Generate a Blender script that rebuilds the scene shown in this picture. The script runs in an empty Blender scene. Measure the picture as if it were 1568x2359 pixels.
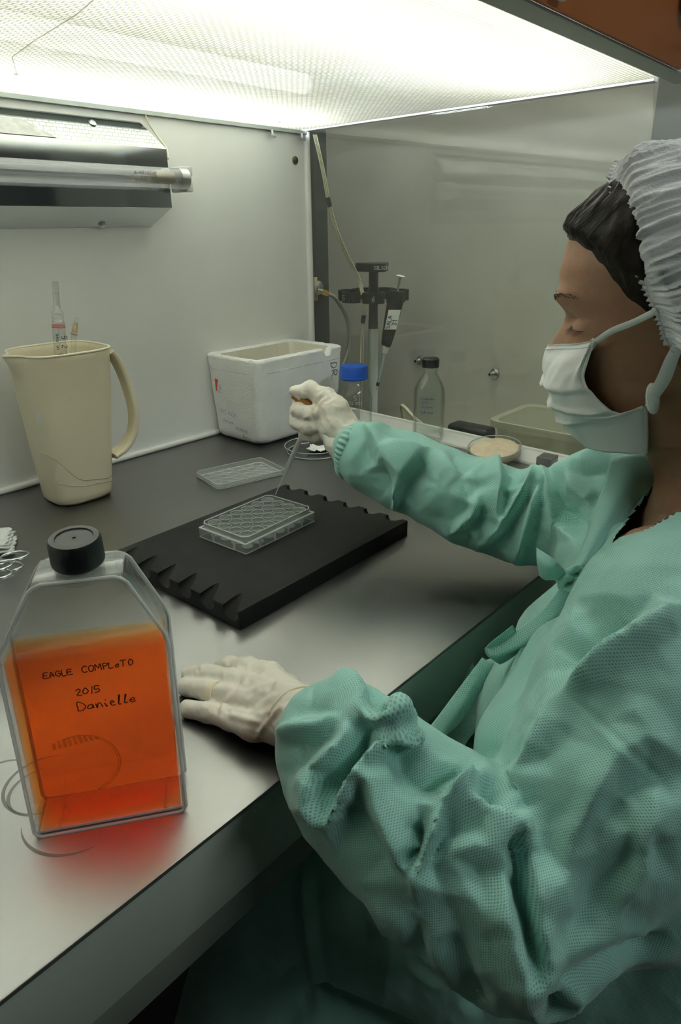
import bpy, bmesh, math, random
from math import sin, cos, pi, radians, sqrt, exp
from mathutils import Vector as V, Matrix, noise
from mathutils.bvhtree import BVHTree

sc = bpy.context.scene
COL = sc.collection
# ------------------------------------------------------------ camera
cam_d = bpy.data.cameras.new('camera')
cam = bpy.data.objects.new('camera', cam_d)
COL.objects.link(cam)
CAM = V((-1.1351, -1.0784, 0.3863))
CF = V((0.6927, 0.6098, -0.3852)); CR = V((0.6571, -0.7537, -0.0114)); CU = V((0.2973, 0.2452, 0.9228))
cam.matrix_world = Matrix(((CR.x, CU.x, -CF.x, CAM.x), (CR.y, CU.y, -CF.y, CAM.y), (CR.z, CU.z, -CF.z, CAM.z), (0, 0, 0, 1)))
FPX = 1575.09
cam_d.sensor_fit = 'VERTICAL'
cam_d.sensor_height = 24.0
cam_d.lens = 24.0 * FPX / 2359.0
cam_d.clip_start = 0.02
sc.camera = cam
# ------------------------------------------------------------ world, exposure
w = bpy.data.worlds.new('world'); sc.world = w; w.use_nodes = True
w.node_tree.nodes['Background'].inputs[0].default_value = (0.75, 0.85, 0.8, 1)
w.node_tree.nodes['Background'].inputs[1].default_value = 0.02
vs = sc.view_settings
vs.view_transform = 'Standard'; vs.look = 'None'; vs.gamma = 1.0; vs.use_curve_mapping = False
vs.exposure = 0.34
sc.cycles.use_denoising = True
sc.cycles.max_bounces = 14; sc.cycles.diffuse_bounces = 5; sc.cycles.glossy_bounces = 5
sc.cycles.transparent_max_bounces = 40; sc.cycles.transmission_bounces = 8
sc.cycles.sample_clamp_indirect = 6.0
sc.cycles.caustics_reflective = False; sc.cycles.caustics_refractive = False
TUBE_STRENGTH = 60.0
ROOM_FILL = 22.0
def area(name, loc, rot, sx, sy, power, col=(1, 1, 1)):
    l = bpy.data.lights.new(name, 'AREA'); l.shape = 'RECTANGLE'; l.size = sx; l.size_y = sy
    l.energy = power; l.color = col
    o = bpy.data.objects.new(name, l); COL.objects.link(o); o.location = loc; o.rotation_euler = rot
    return o
# unseen area lights, added to brighten the operator and the wall beyond the glass
area('room_fill', (-0.4, -2.8, 1.85), (0, 0, 0), 1.2, 0.5, ROOM_FILL * 0.75, (0.93, 1.0, 0.95))
area('room_fill', (0.10, -0.55, 1.80), (0, 0, 0), 0.3, 1.2, ROOM_FILL * 0.60, (0.97, 1.0, 0.90))

# ------------------------------------------------------------ materials
def NT(m):
    m.use_nodes = True
    return m.node_tree
def mat(name, col, rough=0.5, metal=0.0, spec=0.5, noise_amt=0.0, noise_scale=20, bump=0.0, bump_scale=200, sss=0.0, coat=0.0, stretch=None, sheen=0.0):
    m = bpy.data.materials.new(name); nt = NT(m); b = nt.nodes['Principled BSDF']
    b.inputs['Base Color'].default_value = (*col, 1)
    b.inputs['Roughness'].default_value = rough
    b.inputs['Metallic'].default_value = metal
    b.inputs['Specular IOR Level'].default_value = spec
    b.inputs['Coat Weight'].default_value = coat
    b.inputs['Sheen Weight'].default_value = sheen
    if sss:
        b.inputs['Subsurface Weight'].default_value = sss
        b.inputs['Subsurface Radius'].default_value = (0.012, 0.005, 0.003)
        b.inputs['Subsurface Scale'].default_value = 1.0
    tc = nt.nodes.new('ShaderNodeTexCoord'); mp = nt.nodes.new('ShaderNodeMapping')
    nt.links.new(tc.outputs['Object'], mp.inputs[0])
    if stretch: mp.inputs['Scale'].default_value = stretch
    if noise_amt:
        n = nt.nodes.new('ShaderNodeTexNoise'); n.inputs['Scale'].default_value = noise_scale
        n.inputs['Detail'].default_value = 6
        nt.links.new(mp.outputs[0], n.inputs['Vector'])
        r = nt.nodes.new('ShaderNodeMapRange'); r.inputs[1].default_value = 0.3; r.inputs[2].default_value = 0.7
        r.inputs[3].default_value = 1 - noise_amt; r.inputs[4].default_value = 1 + noise_amt
        nt.links.new(n.outputs[0], r.inputs[0])
        mx = nt.nodes.new('ShaderNodeVectorMath'); mx.operation = 'SCALE'
        mx.inputs[0].default_value = col
        nt.links.new(r.outputs[0], mx.inputs['Scale'])
        nt.links.new(mx.outputs[0], b.inputs['Base Color'])
    if bump:
        n2 = nt.nodes.new('ShaderNodeTexNoise'); n2.inputs['Scale'].default_value = bump_scale
        n2.inputs['Detail'].default_value = 4
        nt.links.new(mp.outputs[0], n2.inputs['Vector'])
        bp = nt.nodes.new('ShaderNodeBump'); bp.inputs['Strength'].default_value = bump
        bp.inputs['Distance'].default_value = 0.001
        nt.links.new(n2.outputs[0], bp.inputs['Height']); nt.links.new(bp.outputs[0], b.inputs['Normal'])
    return m
def schlick(nt, lw, refl):
    p5 = nt.nodes.new('ShaderNodeMath'); p5.operation = 'POWER'; p5.inputs[1].default_value = 5.0
    nt.links.new(lw.outputs['Facing'], p5.inputs[0])
    mu = nt.nodes.new('ShaderNodeMath'); mu.operation = 'MULTIPLY_ADD'; mu.use_clamp = True
    mu.inputs[1].default_value = 0.8; mu.inputs[2].default_value = 0.04 * refl
    nt.links.new(p5.outputs[0], mu.inputs[0]); return mu
def thin_glass(name, tint=(0.97, 0.985, 0.975), edge=(0.55, 0.6, 0.57), refl=1.0, rough=0.03, edge_pow=3.0, haze=0.0):
    """thin clear wall: straight-through light with Fresnel gloss, darker towards grazing where the wall is seen edge-on"""
    m = bpy.data.materials.new(name); nt = NT(m); nt.nodes.clear()
    out = nt.nodes.new('ShaderNodeOutputMaterial')
    tr = nt.nodes.new('ShaderNodeBsdfTransparent'); gl = nt.nodes.new('ShaderNodeBsdfGlossy')
    gl.inputs['Roughness'].default_value = rough
    lw = nt.nodes.new('ShaderNodeLayerWeight'); lw.inputs[0].default_value = 0.5
    pw = nt.nodes.new('ShaderNodeMath'); pw.operation = 'POWER'; pw.inputs[1].default_value = edge_pow
    nt.links.new(lw.outputs['Facing'], pw.inputs[0])
    mc = nt.nodes.new('ShaderNodeMix'); mc.data_type = 'RGBA'
    mc.inputs[6].default_value = (*tint, 1); mc.inputs[7].default_value = (*edge, 1)
    nt.links.new(pw.outputs[0], mc.inputs[0]); nt.links.new(mc.outputs[2], tr.inputs[0])
    mu = schlick(nt, lw, refl)
    mix = nt.nodes.new('ShaderNodeMixShader')
    nt.links.new(mu.outputs[0], mix.inputs[0]); nt.links.new(tr.outputs[0], mix.inputs[1]); nt.links.new(gl.outputs[0], mix.inputs[2])
    if haze:
        df = nt.nodes.new('ShaderNodeBsdfDiffuse'); df.inputs[0].default_value = (0.9, 0.92, 0.91, 1)  # diffuse white stands in for the bright highlights of refracting plastic
        hm = nt.nodes.new('ShaderNodeMixShader'); hm.inputs[0].default_value = haze
        nt.links.new(mix.outputs[0], hm.inputs[1]); nt.links.new(df.outputs[0], hm.inputs[2]); mix = hm
    nt.links.new(mix.outputs[0], out.inputs[0])
    return m
M = {}
M['wall'] = mat('white_enamel', (0.83, 0.84, 0.82), 0.45, noise_amt=0.03, noise_scale=6, bump=0.15, bump_scale=60)
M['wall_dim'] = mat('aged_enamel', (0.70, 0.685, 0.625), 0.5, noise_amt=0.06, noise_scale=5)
M['caulk'] = mat('white_sealant', (0.8, 0.8, 0.78), 0.3)
M['chrome'] = mat('polished_steel', (0.62, 0.64, 0.65), 0.07, metal=1.0)
M['satin'] = mat('satin_steel', (0.55, 0.57, 0.56), 0.35, metal=1.0)
M['trim'] = mat('grey_trim', (0.42, 0.46, 0.43), 0.4, metal=0.3)
M['darkpost'] = mat('dark_post', (0.055, 0.065, 0.06), 0.4, noise_amt=0.1)
M['apron'] = mat('grey_enamel_apron', (0.36, 0.42, 0.37), 0.5, noise_amt=0.08, noise_scale=9, bump=0.2, bump_scale=80)
M['apron_dark'] = mat('dark_lip', (0.15, 0.17, 0.15), 0.55, noise_amt=0.15, noise_scale=14)
M['orange_panel'] = mat('orange_enamel', (0.46, 0.135, 0.03), 0.45, noise_amt=0.05)
M['black'] = mat('black_plastic', (0.012, 0.013, 0.014), 0.38)
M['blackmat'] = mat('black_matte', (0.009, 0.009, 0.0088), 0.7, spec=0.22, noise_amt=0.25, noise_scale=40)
M['white_plastic'] = mat('white_plastic', (0.78, 0.78, 0.74), 0.35)
M['cream'] = mat('cream_plastic', (0.74, 0.67, 0.49), 0.36, noise_amt=0.04, noise_scale=7, sss=0.0)
M['cream_line'] = mat('cream_groove', (0.42, 0.37, 0.27), 0.6)
M['foam'] = mat('styrofoam', (0.90, 0.91, 0.89), 0.75, noise_amt=0.06, noise_scale=14, bump=0.9, bump_scale=260)
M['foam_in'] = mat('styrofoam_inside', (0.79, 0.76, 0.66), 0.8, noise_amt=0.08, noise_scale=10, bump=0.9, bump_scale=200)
M['ink_black'] = mat('black_ink', (0.02, 0.03, 0.03), 0.6)
M['ink_blue'] = mat('blue_ink', (0.03, 0.06, 0.30), 0.6)
M['ink_grey'] = mat('faint_blue_ink', (0.20, 0.23, 0.36), 0.7)
M['ink_red'] = mat('red_ink', (0.55, 0.05, 0.04), 0.6)
M['white_ink'] = mat('white_print', (0.75, 0.76, 0.72), 0.6)
M['blue_cap'] = mat('blue_cap', (0.012, 0.075, 0.40), 0.4)
M['brass'] = mat('brass', (0.70, 0.48, 0.10), 0.3, metal=1.0)
M['cable'] = mat('cream_cable', (0.62, 0.60, 0.44), 0.5)
M['hose'] = mat('grey_hose', (0.30, 0.33, 0.29), 0.45)
M['dark_rubber'] = mat('dark_sleeve', (0.04, 0.045, 0.045), 0.6)
M['paper'] = mat('white_paper', (0.82, 0.83, 0.80), 0.85, bump=0.5, bump_scale=400)
M['gauze'] = mat('white_gauze', (0.80, 0.82, 0.80), 0.9, noise_amt=0.12, noise_scale=400, bump=1.0, bump_scale=900)
M['agar'] = mat('beige_powder', (0.72, 0.60, 0.42), 0.8, noise_amt=0.08, noise_scale=80, bump=0.6, bump_scale=500)
M['glass'] = thin_glass('clear_glass')
M['pane'] = thin_glass('glass_pane', tint=(0.935, 0.945, 0.92), edge=(0.55, 0.62, 0.54), refl=1.35, rough=0.02, edge_pow=8)
M['clearplastic'] = thin_glass('clear_polystyrene', tint=(0.96, 0.97, 0.965), edge=(0.74, 0.77, 0.76), refl=2.4, rough=0.07, edge_pow=2.0, haze=0.045)
M['wellplastic'] = thin_glass('moulded_polystyrene', tint=(0.97, 0.98, 0.975), edge=(0.85, 0.88, 0.87), refl=3.0, rough=0.06, edge_pow=2.0, haze=0.17)
M['plasticedge'] = mat('polystyrene_edge', (0.86, 0.89, 0.87), 0.12)
M['plasticedge'].node_tree.nodes['Principled BSDF'].inputs['Alpha'].default_value = 0.55
M['frost'] = mat('frosted_plastic', (0.60, 0.61, 0.47), 0.4)
M['frost'].node_tree.nodes['Principled BSDF'].inputs['Alpha'].default_value = 0.42

def steel_top():
    m = bpy.data.materials.new('brushed_stainless'); nt = NT(m); b = nt.nodes['Principled BSDF']
    b.inputs['Metallic'].default_value = 1.0
    tc = nt.nodes.new('ShaderNodeTexCoord')
    def nz(scale, st, det=4):
        mp = nt.nodes.new('ShaderNodeMapping'); mp.inputs['Scale'].default_value = st
        nt.links.new(tc.outputs['Object'], mp.inputs[0])
        n = nt.nodes.new('ShaderNodeTexNoise'); n.inputs['Scale'].default_value = scale; n.inputs['Detail'].default_value = det
        nt.links.new(mp.outputs[0], n.inputs['Vector']); return n
    n1 = nz(5, (1, 1, 1), 7); n2 = nz(30, (1, 30, 1), 3)
    add = nt.nodes.new('ShaderNodeMath'); add.operation = 'MULTIPLY_ADD'; add.inputs[1].default_value = 0.25
    nt.links.new(n2.outputs[0], add.inputs[0]); nt.links.new(n1.outputs[0], add.inputs[2])
    r = nt.nodes.new('ShaderNodeMapRange'); r.inputs[1].default_value = 0.4; r.inputs[2].default_value = 0.85
    r.inputs[3].default_value = 0.31; r.inputs[4].default_value = 0.40
    nt.links.new(add.outputs[0], r.inputs[0]); nt.links.new(r.outputs[0], b.inputs['Roughness'])
    cr = nt.nodes.new('ShaderNodeValToRGB')
    cr.color_ramp.elements[0].position = 0.35; cr.color_ramp.elements[0].color = (0.29, 0.288, 0.277, 1)
    cr.color_ramp.elements[1].position = 0.9; cr.color_ramp.elements[1].color = (0.345, 0.343, 0.33, 1)
    nt.links.new(add.outputs[0], cr.inputs[0]); nt.links.new(cr.outputs[0], b.inputs['Base Color'])
    bp = nt.nodes.new('ShaderNodeBump'); bp.inputs['Strength'].default_value = 0.04; bp.inputs['Distance'].default_value = 0.0002
    nt.links.new(n2.outputs[0], bp.inputs['Height']); nt.links.new(bp.outputs[0], b.inputs['Normal'])
    return m
M['steel'] = steel_top()

def diffuser_mat():
    m = bpy.data.materials.new('prismatic_diffuser'); nt = NT(m); nt.nodes.clear()
    out = nt.nodes.new('ShaderNodeOutputMaterial')
    tc = nt.nodes.new('ShaderNodeTexCoord')
    br = nt.nodes.new('ShaderNodeTexBrick')
    br.inputs['Scale'].default_value = 1.0; br.inputs['Brick Width'].default_value = 0.0105
    br.inputs['Row Height'].default_value = 0.0052; br.inputs['Mortar Size'].default_value = 0.0010
    br.inputs['Mortar Smooth'].default_value = 0.6
    br.inputs['Color1'].default_value = (1, 1, 1, 1); br.inputs['Color2'].default_value = (0.84, 0.84, 0.82, 1)
    br.inputs['Mortar'].default_value = (0.42, 0.40, 0.335, 1)
    nt.links.new(tc.outputs['Object'], br.inputs['Vector'])
    n = nt.nodes.new('ShaderNodeTexNoise'); n.inputs['Scale'].default_value = 4.0; n.inputs['Detail'].default_value = 5
    nt.links.new(tc.outputs['Object'], n.inputs['Vector'])
    cr = nt.nodes.new('ShaderNodeValToRGB')
    cr.color_ramp.elements[0].position = 0.35; cr.color_ramp.elements[0].color = (0.62, 0.61, 0.56, 1)
    cr.color_ramp.elements[1].position = 0.65; cr.color_ramp.elements[1].color = (0.66, 0.66, 0.625, 1)
    nt.links.new(n.outputs[0], cr.inputs[0])
    mx = nt.nodes.new('ShaderNodeMix'); mx.data_type = 'RGBA'; mx.blend_type = 'MULTIPLY'; mx.inputs[0].default_value = 1
    nt.links.new(cr.outputs[0], mx.inputs[6]); nt.links.new(br.outputs[0], mx.inputs[7])
    bp = nt.nodes.new('ShaderNodeBump'); bp.inputs['Strength'].default_value = 0.8; bp.inputs['Distance'].default_value = 0.001
    nt.links.new(br.outputs['Fac'], bp.inputs['Height']); bp.invert = True
    tl = nt.nodes.new('ShaderNodeBsdfTranslucent'); nt.links.new(mx.outputs[2], tl.inputs[0]); nt.links.new(bp.outputs[0], tl.inputs['Normal'])
    tr = nt.nodes.new('ShaderNodeBsdfTransparent'); nt.links.new(mx.outputs[2], tr.inputs[0])
    a = nt.nodes.new('ShaderNodeMixShader'); a.inputs[0].default_value = 0.16
    nt.links.new(tl.outputs[0], a.inputs[1]); nt.links.new(tr.outputs[0], a.inputs[2])
    gl = nt.nodes.new('ShaderNodeBsdfGlossy'); gl.inputs['Roughness'].default_value = 0.25; nt.links.new(bp.outputs[0], gl.inputs['Normal'])
    b2 = nt.nodes.new('ShaderNodeMixShader'); b2.inputs[0].default_value = 0.06
    nt.links.new(a.outputs[0], b2.inputs[1]); nt.links.new(gl.outputs[0], b2.inputs[2])
    nt.links.new(b2.outputs[0], out.inputs[0])
    return m
M['diffuser'] = diffuser_mat()
def emis(name, col, s):
    m = bpy.data.materials.new(name); nt = NT(m); nt.nodes.clear()
    o = nt.nodes.new('ShaderNodeOutputMaterial'); e = nt.nodes.new('ShaderNodeEmission')
    e.inputs[0].default_value = (*col, 1); e.inputs[1].default_value = s; nt.links.new(e.outputs[0], o.inputs[0]); return m
M['tube'] = emis('lit_fluorescent', (0.865, 0.945, 1.0), TUBE_STRENGTH)

def liquid_mat():
    m = bpy.data.materials.new('orange_medium'); nt = NT(m); nt.nodes.clear()
    out = nt.nodes.new('ShaderNodeOutputMaterial')
    tr = nt.nodes.new('ShaderNodeBsdfTransparent'); gl = nt.nodes.new('ShaderNodeBsdfGlossy'); gl.inputs['Roughness'].default_value = 0.04
    lw = nt.nodes.new('ShaderNodeLayerWeight'); lw.inputs[0].default_value = 0.5
    fr = schlick(nt, lw, 0.3)
    mix = nt.nodes.new('ShaderNodeMixShader')
    nt.links.new(fr.outputs[0], mix.inputs[0]); nt.links.new(tr.outputs[0], mix.inputs[1]); nt.links.new(gl.outputs[0], mix.inputs[2])
    nt.links.new(mix.outputs[0], out.inputs[0])
    va = nt.nodes.new('ShaderNodeVolumeAbsorption'); va.inputs[0].default_value = (0.972, 0.615, 0.02, 1); va.inputs[1].default_value = 150.0
    nt.links.new(va.outputs[0], out.inputs['Volume'])
    return m
M['liquid'] = liquid_mat()

# ------------------------------------------------------------ mesh helpers
class MB:
    def __init__(s): s.v = []; s.f = []
    def add(s, vs, fs):
        n = len(s.v); s.v += [V(p) for p in vs]; s.f += [tuple(i + n for i in f) for f in fs]; return s
    def box(s, a, b):
        x0, y0, z0 = a; x1, y1, z1 = b
        return s.add([(x0, y0, z0), (x1, y0, z0), (x1, y1, z0), (x0, y1, z0), (x0, y0, z1), (x1, y0, z1), (x1, y1, z1), (x0, y1, z1)],
                     [(0, 3, 2, 1), (4, 5, 6, 7), (0, 1, 5, 4), (1, 2, 6, 5), (2, 3, 7, 6), (3, 0, 4, 7)])
    def prism(s, poly, d):
        """poly: list of 3-D points, extruded by vector d"""
        n = len(poly); d = V(d)
        return s.add(list(poly) + [V(p) + d for p in poly], [tuple(range(n))[::-1], tuple(range(n, 2 * n))] + [(i, (i + 1) % n, n + (i + 1) % n, n + i) for i in range(n)])
    def rings(s, rings, cap0=True, cap1=True, closed=True):
        n = len(rings[0]); vs = [p for r in rings for p in r]; fs = []
        for k in range(len(rings) - 1):
            for i in range(n if closed else n - 1):
                j = (i + 1) % n
                fs.append((k * n + i, k * n + j, (k + 1) * n + j, (k + 1) * n + i))
        if cap0: fs.append(tuple(range(n))[::-1])
        if cap1: fs.append(tuple(range((len(rings) - 1) * n, len(rings) * n)))
        return s.add(vs, fs)
    def lathe(s, prof, n=32, c=(0, 0, 0), ax=(0, 0, 1), cap0=True, cap1=True):
        ax = V(ax).normalized(); q = V((0, 0, 1)).rotation_difference(ax); c = V(c)
        return s.rings([[c + q @ V((r * cos(2 * pi * i / n), r * sin(2 * pi * i / n), z)) for i in range(n)] for r, z in prof], cap0, cap1)
    def tube(s, pts, r, n=8, caps=True, flat=1.0):
        pts = [V(p) for p in pts]; rs = r if isinstance(r, (list, tuple)) else [r] * len(pts)
        t0 = (pts[1] - pts[0]).normalized(); up = V((0, 0, 1)) if abs(t0.z) < 0.9 else V((1, 0, 0))
        nrm = t0.cross(up).normalized(); R = []
        for i, p in enumerate(pts):
            t = (pts[min(i + 1, len(pts) - 1)] - pts[max(i - 1, 0)]).normalized()
            nrm = (nrm - t * nrm.dot(t)).normalized(); b = t.cross(nrm)
            R.append([p + nrm * cos(2 * pi * k / n) * rs[i] + b * sin(2 * pi * k / n) * rs[i] * flat for k in range(n)])
        return s.rings(R, caps, caps)
    def xf(s, m):
        s.v = [m @ p for p in s.v]; return s
    def obj(s, name, m, parent=None, smooth=35, bevel=0, seg=2, loc=None):
        me = bpy.data.meshes.new(name); me.from_pydata([tuple(p) for p in s.v], [], s.f); me.update()
        bm = bmesh.new(); bm.from_mesh(me)
        bmesh.ops.recalc_face_normals(bm, faces=bm.faces)
        if bevel:
            es = [e for e in bm.edges if len(e.link_faces) == 2 and e.calc_face_angle(0) > 0.4]
            bmesh.ops.bevel(bm, geom=es, offset=bevel, segments=seg, profile=0.5, affect='EDGES', clamp_overlap=True)
        bm.to_mesh(me); bm.free()
        if smooth:
            me.polygons.foreach_set('use_smooth', [True] * len(me.polygons)); me.set_sharp_from_angle(angle=radians(smooth))
        if m: me.materials.append(M[m] if isinstance(m, str) else m)
        o = bpy.data.objects.new(name, me); COL.objects.link(o)
        if parent: o.parent = parent; o.matrix_parent_inverse = parent.matrix_world.inverted()
        if loc: o.location = loc
        return o
def cat(pts, n=8):
    """Catmull-Rom through the points"""
    P = [V(p) for p in pts]; P = [P[0] * 2 - P[1]] + P + [P[-1] * 2 - P[-2]]; out = []
    for i in range(1, len(P) - 2):
        for k in range(n):
            t = k / n; a, b, c, d = P[i - 1:i + 3]
            out.append(0.5 * ((2 * b) + (c - a) * t + (2 * a - 5 * b + 4 * c - d) * t * t + (3 * b - a - 3 * c + d) * t ** 3))
    out.append(P[-2]); return out
def tag(o, label, category, group=None, kind=None):
    o['label'] = label; o['category'] = category
    if group: o['group'] = group
    if kind: o['kind'] = kind
    return o
def thing(name, loc, label, category, rz=0, group=None):
    o = bpy.data.objects.new(name, None); COL.objects.link(o); o.empty_display_size = 0.02
    o.matrix_world = Matrix.Translation(V(loc)) @ Matrix.Rotation(rz, 4, 'Z')
    return tag(o, label, category, group)
def lpart(mb, name, m, parent, **k):
    """part whose coordinates are in the parent's own frame"""
    return mb_local(mb, name, m, parent, **k)
def mb_local(mb, name, m, parent, label=None, **k):
    o = mb.obj(name, m, None, **k); o.parent = parent
    if label: o['label'] = label
    return o
def struct(o):
    o['kind'] = 'structure'; return o
def copy_part(src, parent, loc=None, name=None):
    o = src.copy(); COL.objects.link(o); o.parent = parent
    if loc is not None: o.location = loc
    return o

# hand lettering: strokes in a unit cell
GL = {
 'E': [[(0.7, 1), (0.1, 0.95), (0, 0.5), (0.05, 0.05), (0.7, 0)], [(0.03, 0.52), (0.55, 0.55)]],
 'A': [[(0, 0), (0.35, 1), (0.7, 0)], [(0.12, 0.4), (0.6, 0.4)]],
 'G': [[(0.7, 0.85), (0.35, 1), (0, 0.5), (0.3, 0), (0.7, 0.15), (0.7, 0.5), (0.4, 0.5)]],
 'L': [[(0, 1), (0.02, 0), (0.6, 0.03)]],
 'C': [[(0.7, 0.85), (0.4, 1), (0.05, 0.6), (0.15, 0.08), (0.65, 0.08)]],
 'O': [[(0.35, 1), (0.02, 0.6), (0.2, 0.02), (0.6, 0.2), (0.65, 0.75), (0.35, 1)]],
 'M': [[(0, 0), (0.1, 1), (0.4, 0.35), (0.7, 1), (0.8, 0)]],
 'P': [[(0.05, 0), (0.1, 1), (0.6, 0.9), (0.6, 0.55), (0.1, 0.45)]],
 'T': [[(0, 1), (0.8, 1)], [(0.4, 1), (0.35, 0)]],
 'D': [[(0.1, 0), (0.1, 1), (0.55, 0.9), (0.75, 0.45), (0.45, 0.02), (0, 0.05)]],
 'R': [[(0.05, 0), (0.08, 1), (0.6, 0.85), (0.5, 0.5), (0.1, 0.48), (0.7, 0)]],
 'I': [[(0.2, 1), (0.2, 0)], [(0, 0), (0.4, 0)], [(0, 1), (0.4, 1)]],
 'F': [[(0.65, 1), (0.05, 0.97), (0.05, 0)], [(0.05, 0.5), (0.5, 0.52)]],
 'N': [[(0, 0), (0.05, 1), (0.6, 0.05), (0.65, 1)]],
 'S': [[(0.6, 0.9), (0.2, 1), (0.05, 0.7), (0.55, 0.35), (0.4, 0.02), (0, 0.1)]],
 'U': [[(0, 1), (0.05, 0.1), (0.5, 0.05), (0.6, 1)]],
 'H': [[(0, 1), (0, 0)], [(0.6, 1), (0.6, 0)], [(0, 0.5), (0.6, 0.5)]],
 'a': [[(0.5, 0.5), (0.15, 0.5), (0.05, 0.15), (0.4, 0.05), (0.5, 0.5), (0.6, 0.03)]],
 'n': [[(0, 0.5), (0.05, 0), (0.2, 0.5), (0.4, 0.48), (0.5, 0)]],
 'm': [[(0, 0.5), (0.03, 0), (0.2, 0.5), (0.35, 0), (0.5, 0.5), (0.65, 0)]],
 'i': [[(0.1, 0.5), (0.15, 0), (0.3, 0.05)], [(0.12, 0.75), (0.16, 0.78)]],
 'e': [[(0.05, 0.25), (0.45, 0.3), (0.3, 0.55), (0.05, 0.25), (0.2, 0), (0.55, 0.08)]],
 'l': [[(0.05, 0.1), (0.3, 0.9), (0.15, 1), (0.1, 0.1), (0.35, 0.03)]],
 'o': [[(0.25, 0.5), (0.03, 0.2), (0.3, 0), (0.48, 0.3), (0.25, 0.5), (0.55, 0.45)]],
 'r': [[(0.05, 0.5), (0.08, 0), (0.15, 0.4), (0.4, 0.5)]],
 't': [[(0.2, 0.9), (0.2, 0.1), (0.4, 0.02)], [(0, 0.55), (0.45, 0.6)]],
 'g': [[(0.45, 0.5), (0.1, 0.45), (0.15, 0.05), (0.45, 0.15), (0.45, 0.5), (0.4, -0.35), (0.05, -0.3)]],
 's': [[(0.4, 0.45), (0.1, 0.45), (0.35, 0.2), (0.05, 0.03)]],
 'u': [[(0, 0.5), (0.08, 0.03), (0.4, 0.1), (0.42, 0.5), (0.55, 0)]],
 'x': [[(0, 0.5), (0.45, 0)], [(0.45, 0.5), (0, 0)]],
 'd': [[(0.45, 0.4), (0.1, 0.45), (0.05, 0.05), (0.42, 0.1), (0.45, 1.0), (0.5, 0)]],
 '0': [[(0.3, 1), (0, 0.5), (0.25, 0), (0.6, 0.4), (0.3, 1)]],
 '1': [[(0, 0.7), (0.3, 1), (0.3, 0)]],
 '2': [[(0.05, 0.8), (0.35, 1), (0.6, 0.7), (0.05, 0.03), (0.65, 0)]],
 '3': [[(0.05, 0.95), (0.55, 0.9), (0.25, 0.55), (0.6, 0.3), (0.3, 0), (0, 0.12)]],
 '4': [[(0.45, 0), (0.45, 1), (0, 0.35), (0.7, 0.35)]],
 '5': [[(0.6, 1), (0.1, 1), (0.05, 0.55), (0.5, 0.55), (0.5, 0.1), (0, 0.02)]],
 '6': [[(0.5, 1), (0.05, 0.4), (0.2, 0), (0.55, 0.2), (0.45, 0.5), (0.05, 0.4)]],
 '7': [[(0, 1), (0.6, 1), (0.2, 0)]],
 '8': [[(0.3, 0.52), (0.05, 0.8), (0.3, 1), (0.5, 0.8), (0.3, 0.52), (0, 0.2), (0.3, 0), (0.58, 0.22), (0.3, 0.52)]],
 '9': [[(0.5, 0.6), (0.1, 0.5), (0.1, 0.9), (0.5, 0.95), (0.5, 0.5), (0.3, 0)]],
 '/': [[(0.35, 1.05), (0.15, -0.1)]], '.': [[(0.1, 0.05), (0.16, 0.02)]], '-': [[(0, 0.45), (0.4, 0.5)]],
 '|': [[(0.1, 0), (0.1, 1)]], '^': [[(0, 0), (0.4, 0.8), (0.8, 0), (0, 0)]],
}
def strokes(text, org, u, v, size, width, lift=0.0002, jit=0.04, seed=1, adv=0.82, wrap=None):
    rnd = random.Random(seed); mb = MB(); x = 0.0; org = V(org); u = V(u).normalized(); v = V(v).normalized(); n = u.cross(v)
    for ch in text:
        if ch == ' ': x += 0.6; continue
        g = GL.get(ch)
        if not g: x += 0.6; continue
        wch = max(p[0] for st in g for p in st)
        for st in g:
            pts = [((x + p[0] + rnd.uniform(-jit, jit)) * size, (p[1] + rnd.uniform(-jit, jit)) * size) for p in st]
            P = cat([V((a, b, 0)) for a, b in pts], 4) if len(pts) > 2 else [V((a, b, 0)) for a, b in pts]
            W3 = []
            for p in P:
                q = wrap(p.x, p.y) if wrap else (org + u * p.x + v * p.y, n)
                W3.append(q)
            for k in range(len(W3) - 1):
                (a, na), (b, nb) = W3[k], W3[k + 1]
                d = (b - a)
                if d.length < 1e-7: continue
                d.normalize(); sd = d.cross(na).normalized() * width * 0.5; e = d * width * 0.25
                mb.add([a - e - sd + na * lift, a - e + sd + na * lift, b + e + sd + nb * lift, b + e - sd + nb * lift], [(0, 1, 2, 3)])
        x += wch + 0.82 - 0.6
    return mb

# ============================================================ SETTING
FLOOR = -0.78
struct(MB().box((-4, -4.5, FLOOR - 0.05), (4, 0.3, FLOOR)).obj('floor', mat('floor_vinyl', (0.06, 0.065, 0.06), 0.5, noise_amt=0.1)))
struct(MB().box((-4, -4.5, 1.9), (4, 0.3, 1.95)).obj('ceiling', mat('room_ceiling', (0.45, 0.46, 0.43), 0.8)))
struct(MB().box((-4, -4.55, FLOOR), (4, -4.5, 1.9)).obj('wall_front', mat('room_wall', (0.30, 0.32, 0.30), 0.8)))
struct(MB().box((-4.05, -4.5, FLOOR), (-4, 0.3, 1.9)).obj('wall_left', mat('room_wall_left', (0.30, 0.32, 0.30), 0.8)))
struct(MB().box((4, -4.5, FLOOR), (4.05, 0.3, 1.9)).obj('wall_right', mat('room_wall_right', (0.34, 0.36, 0.33), 0.8)))
struct(MB().box((-4, 0.3, FLOOR), (4, 0.35, 1.9)).obj('wall_rear', mat('room_wall_rear', (0.34, 0.36, 0.33), 0.8)))
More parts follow.
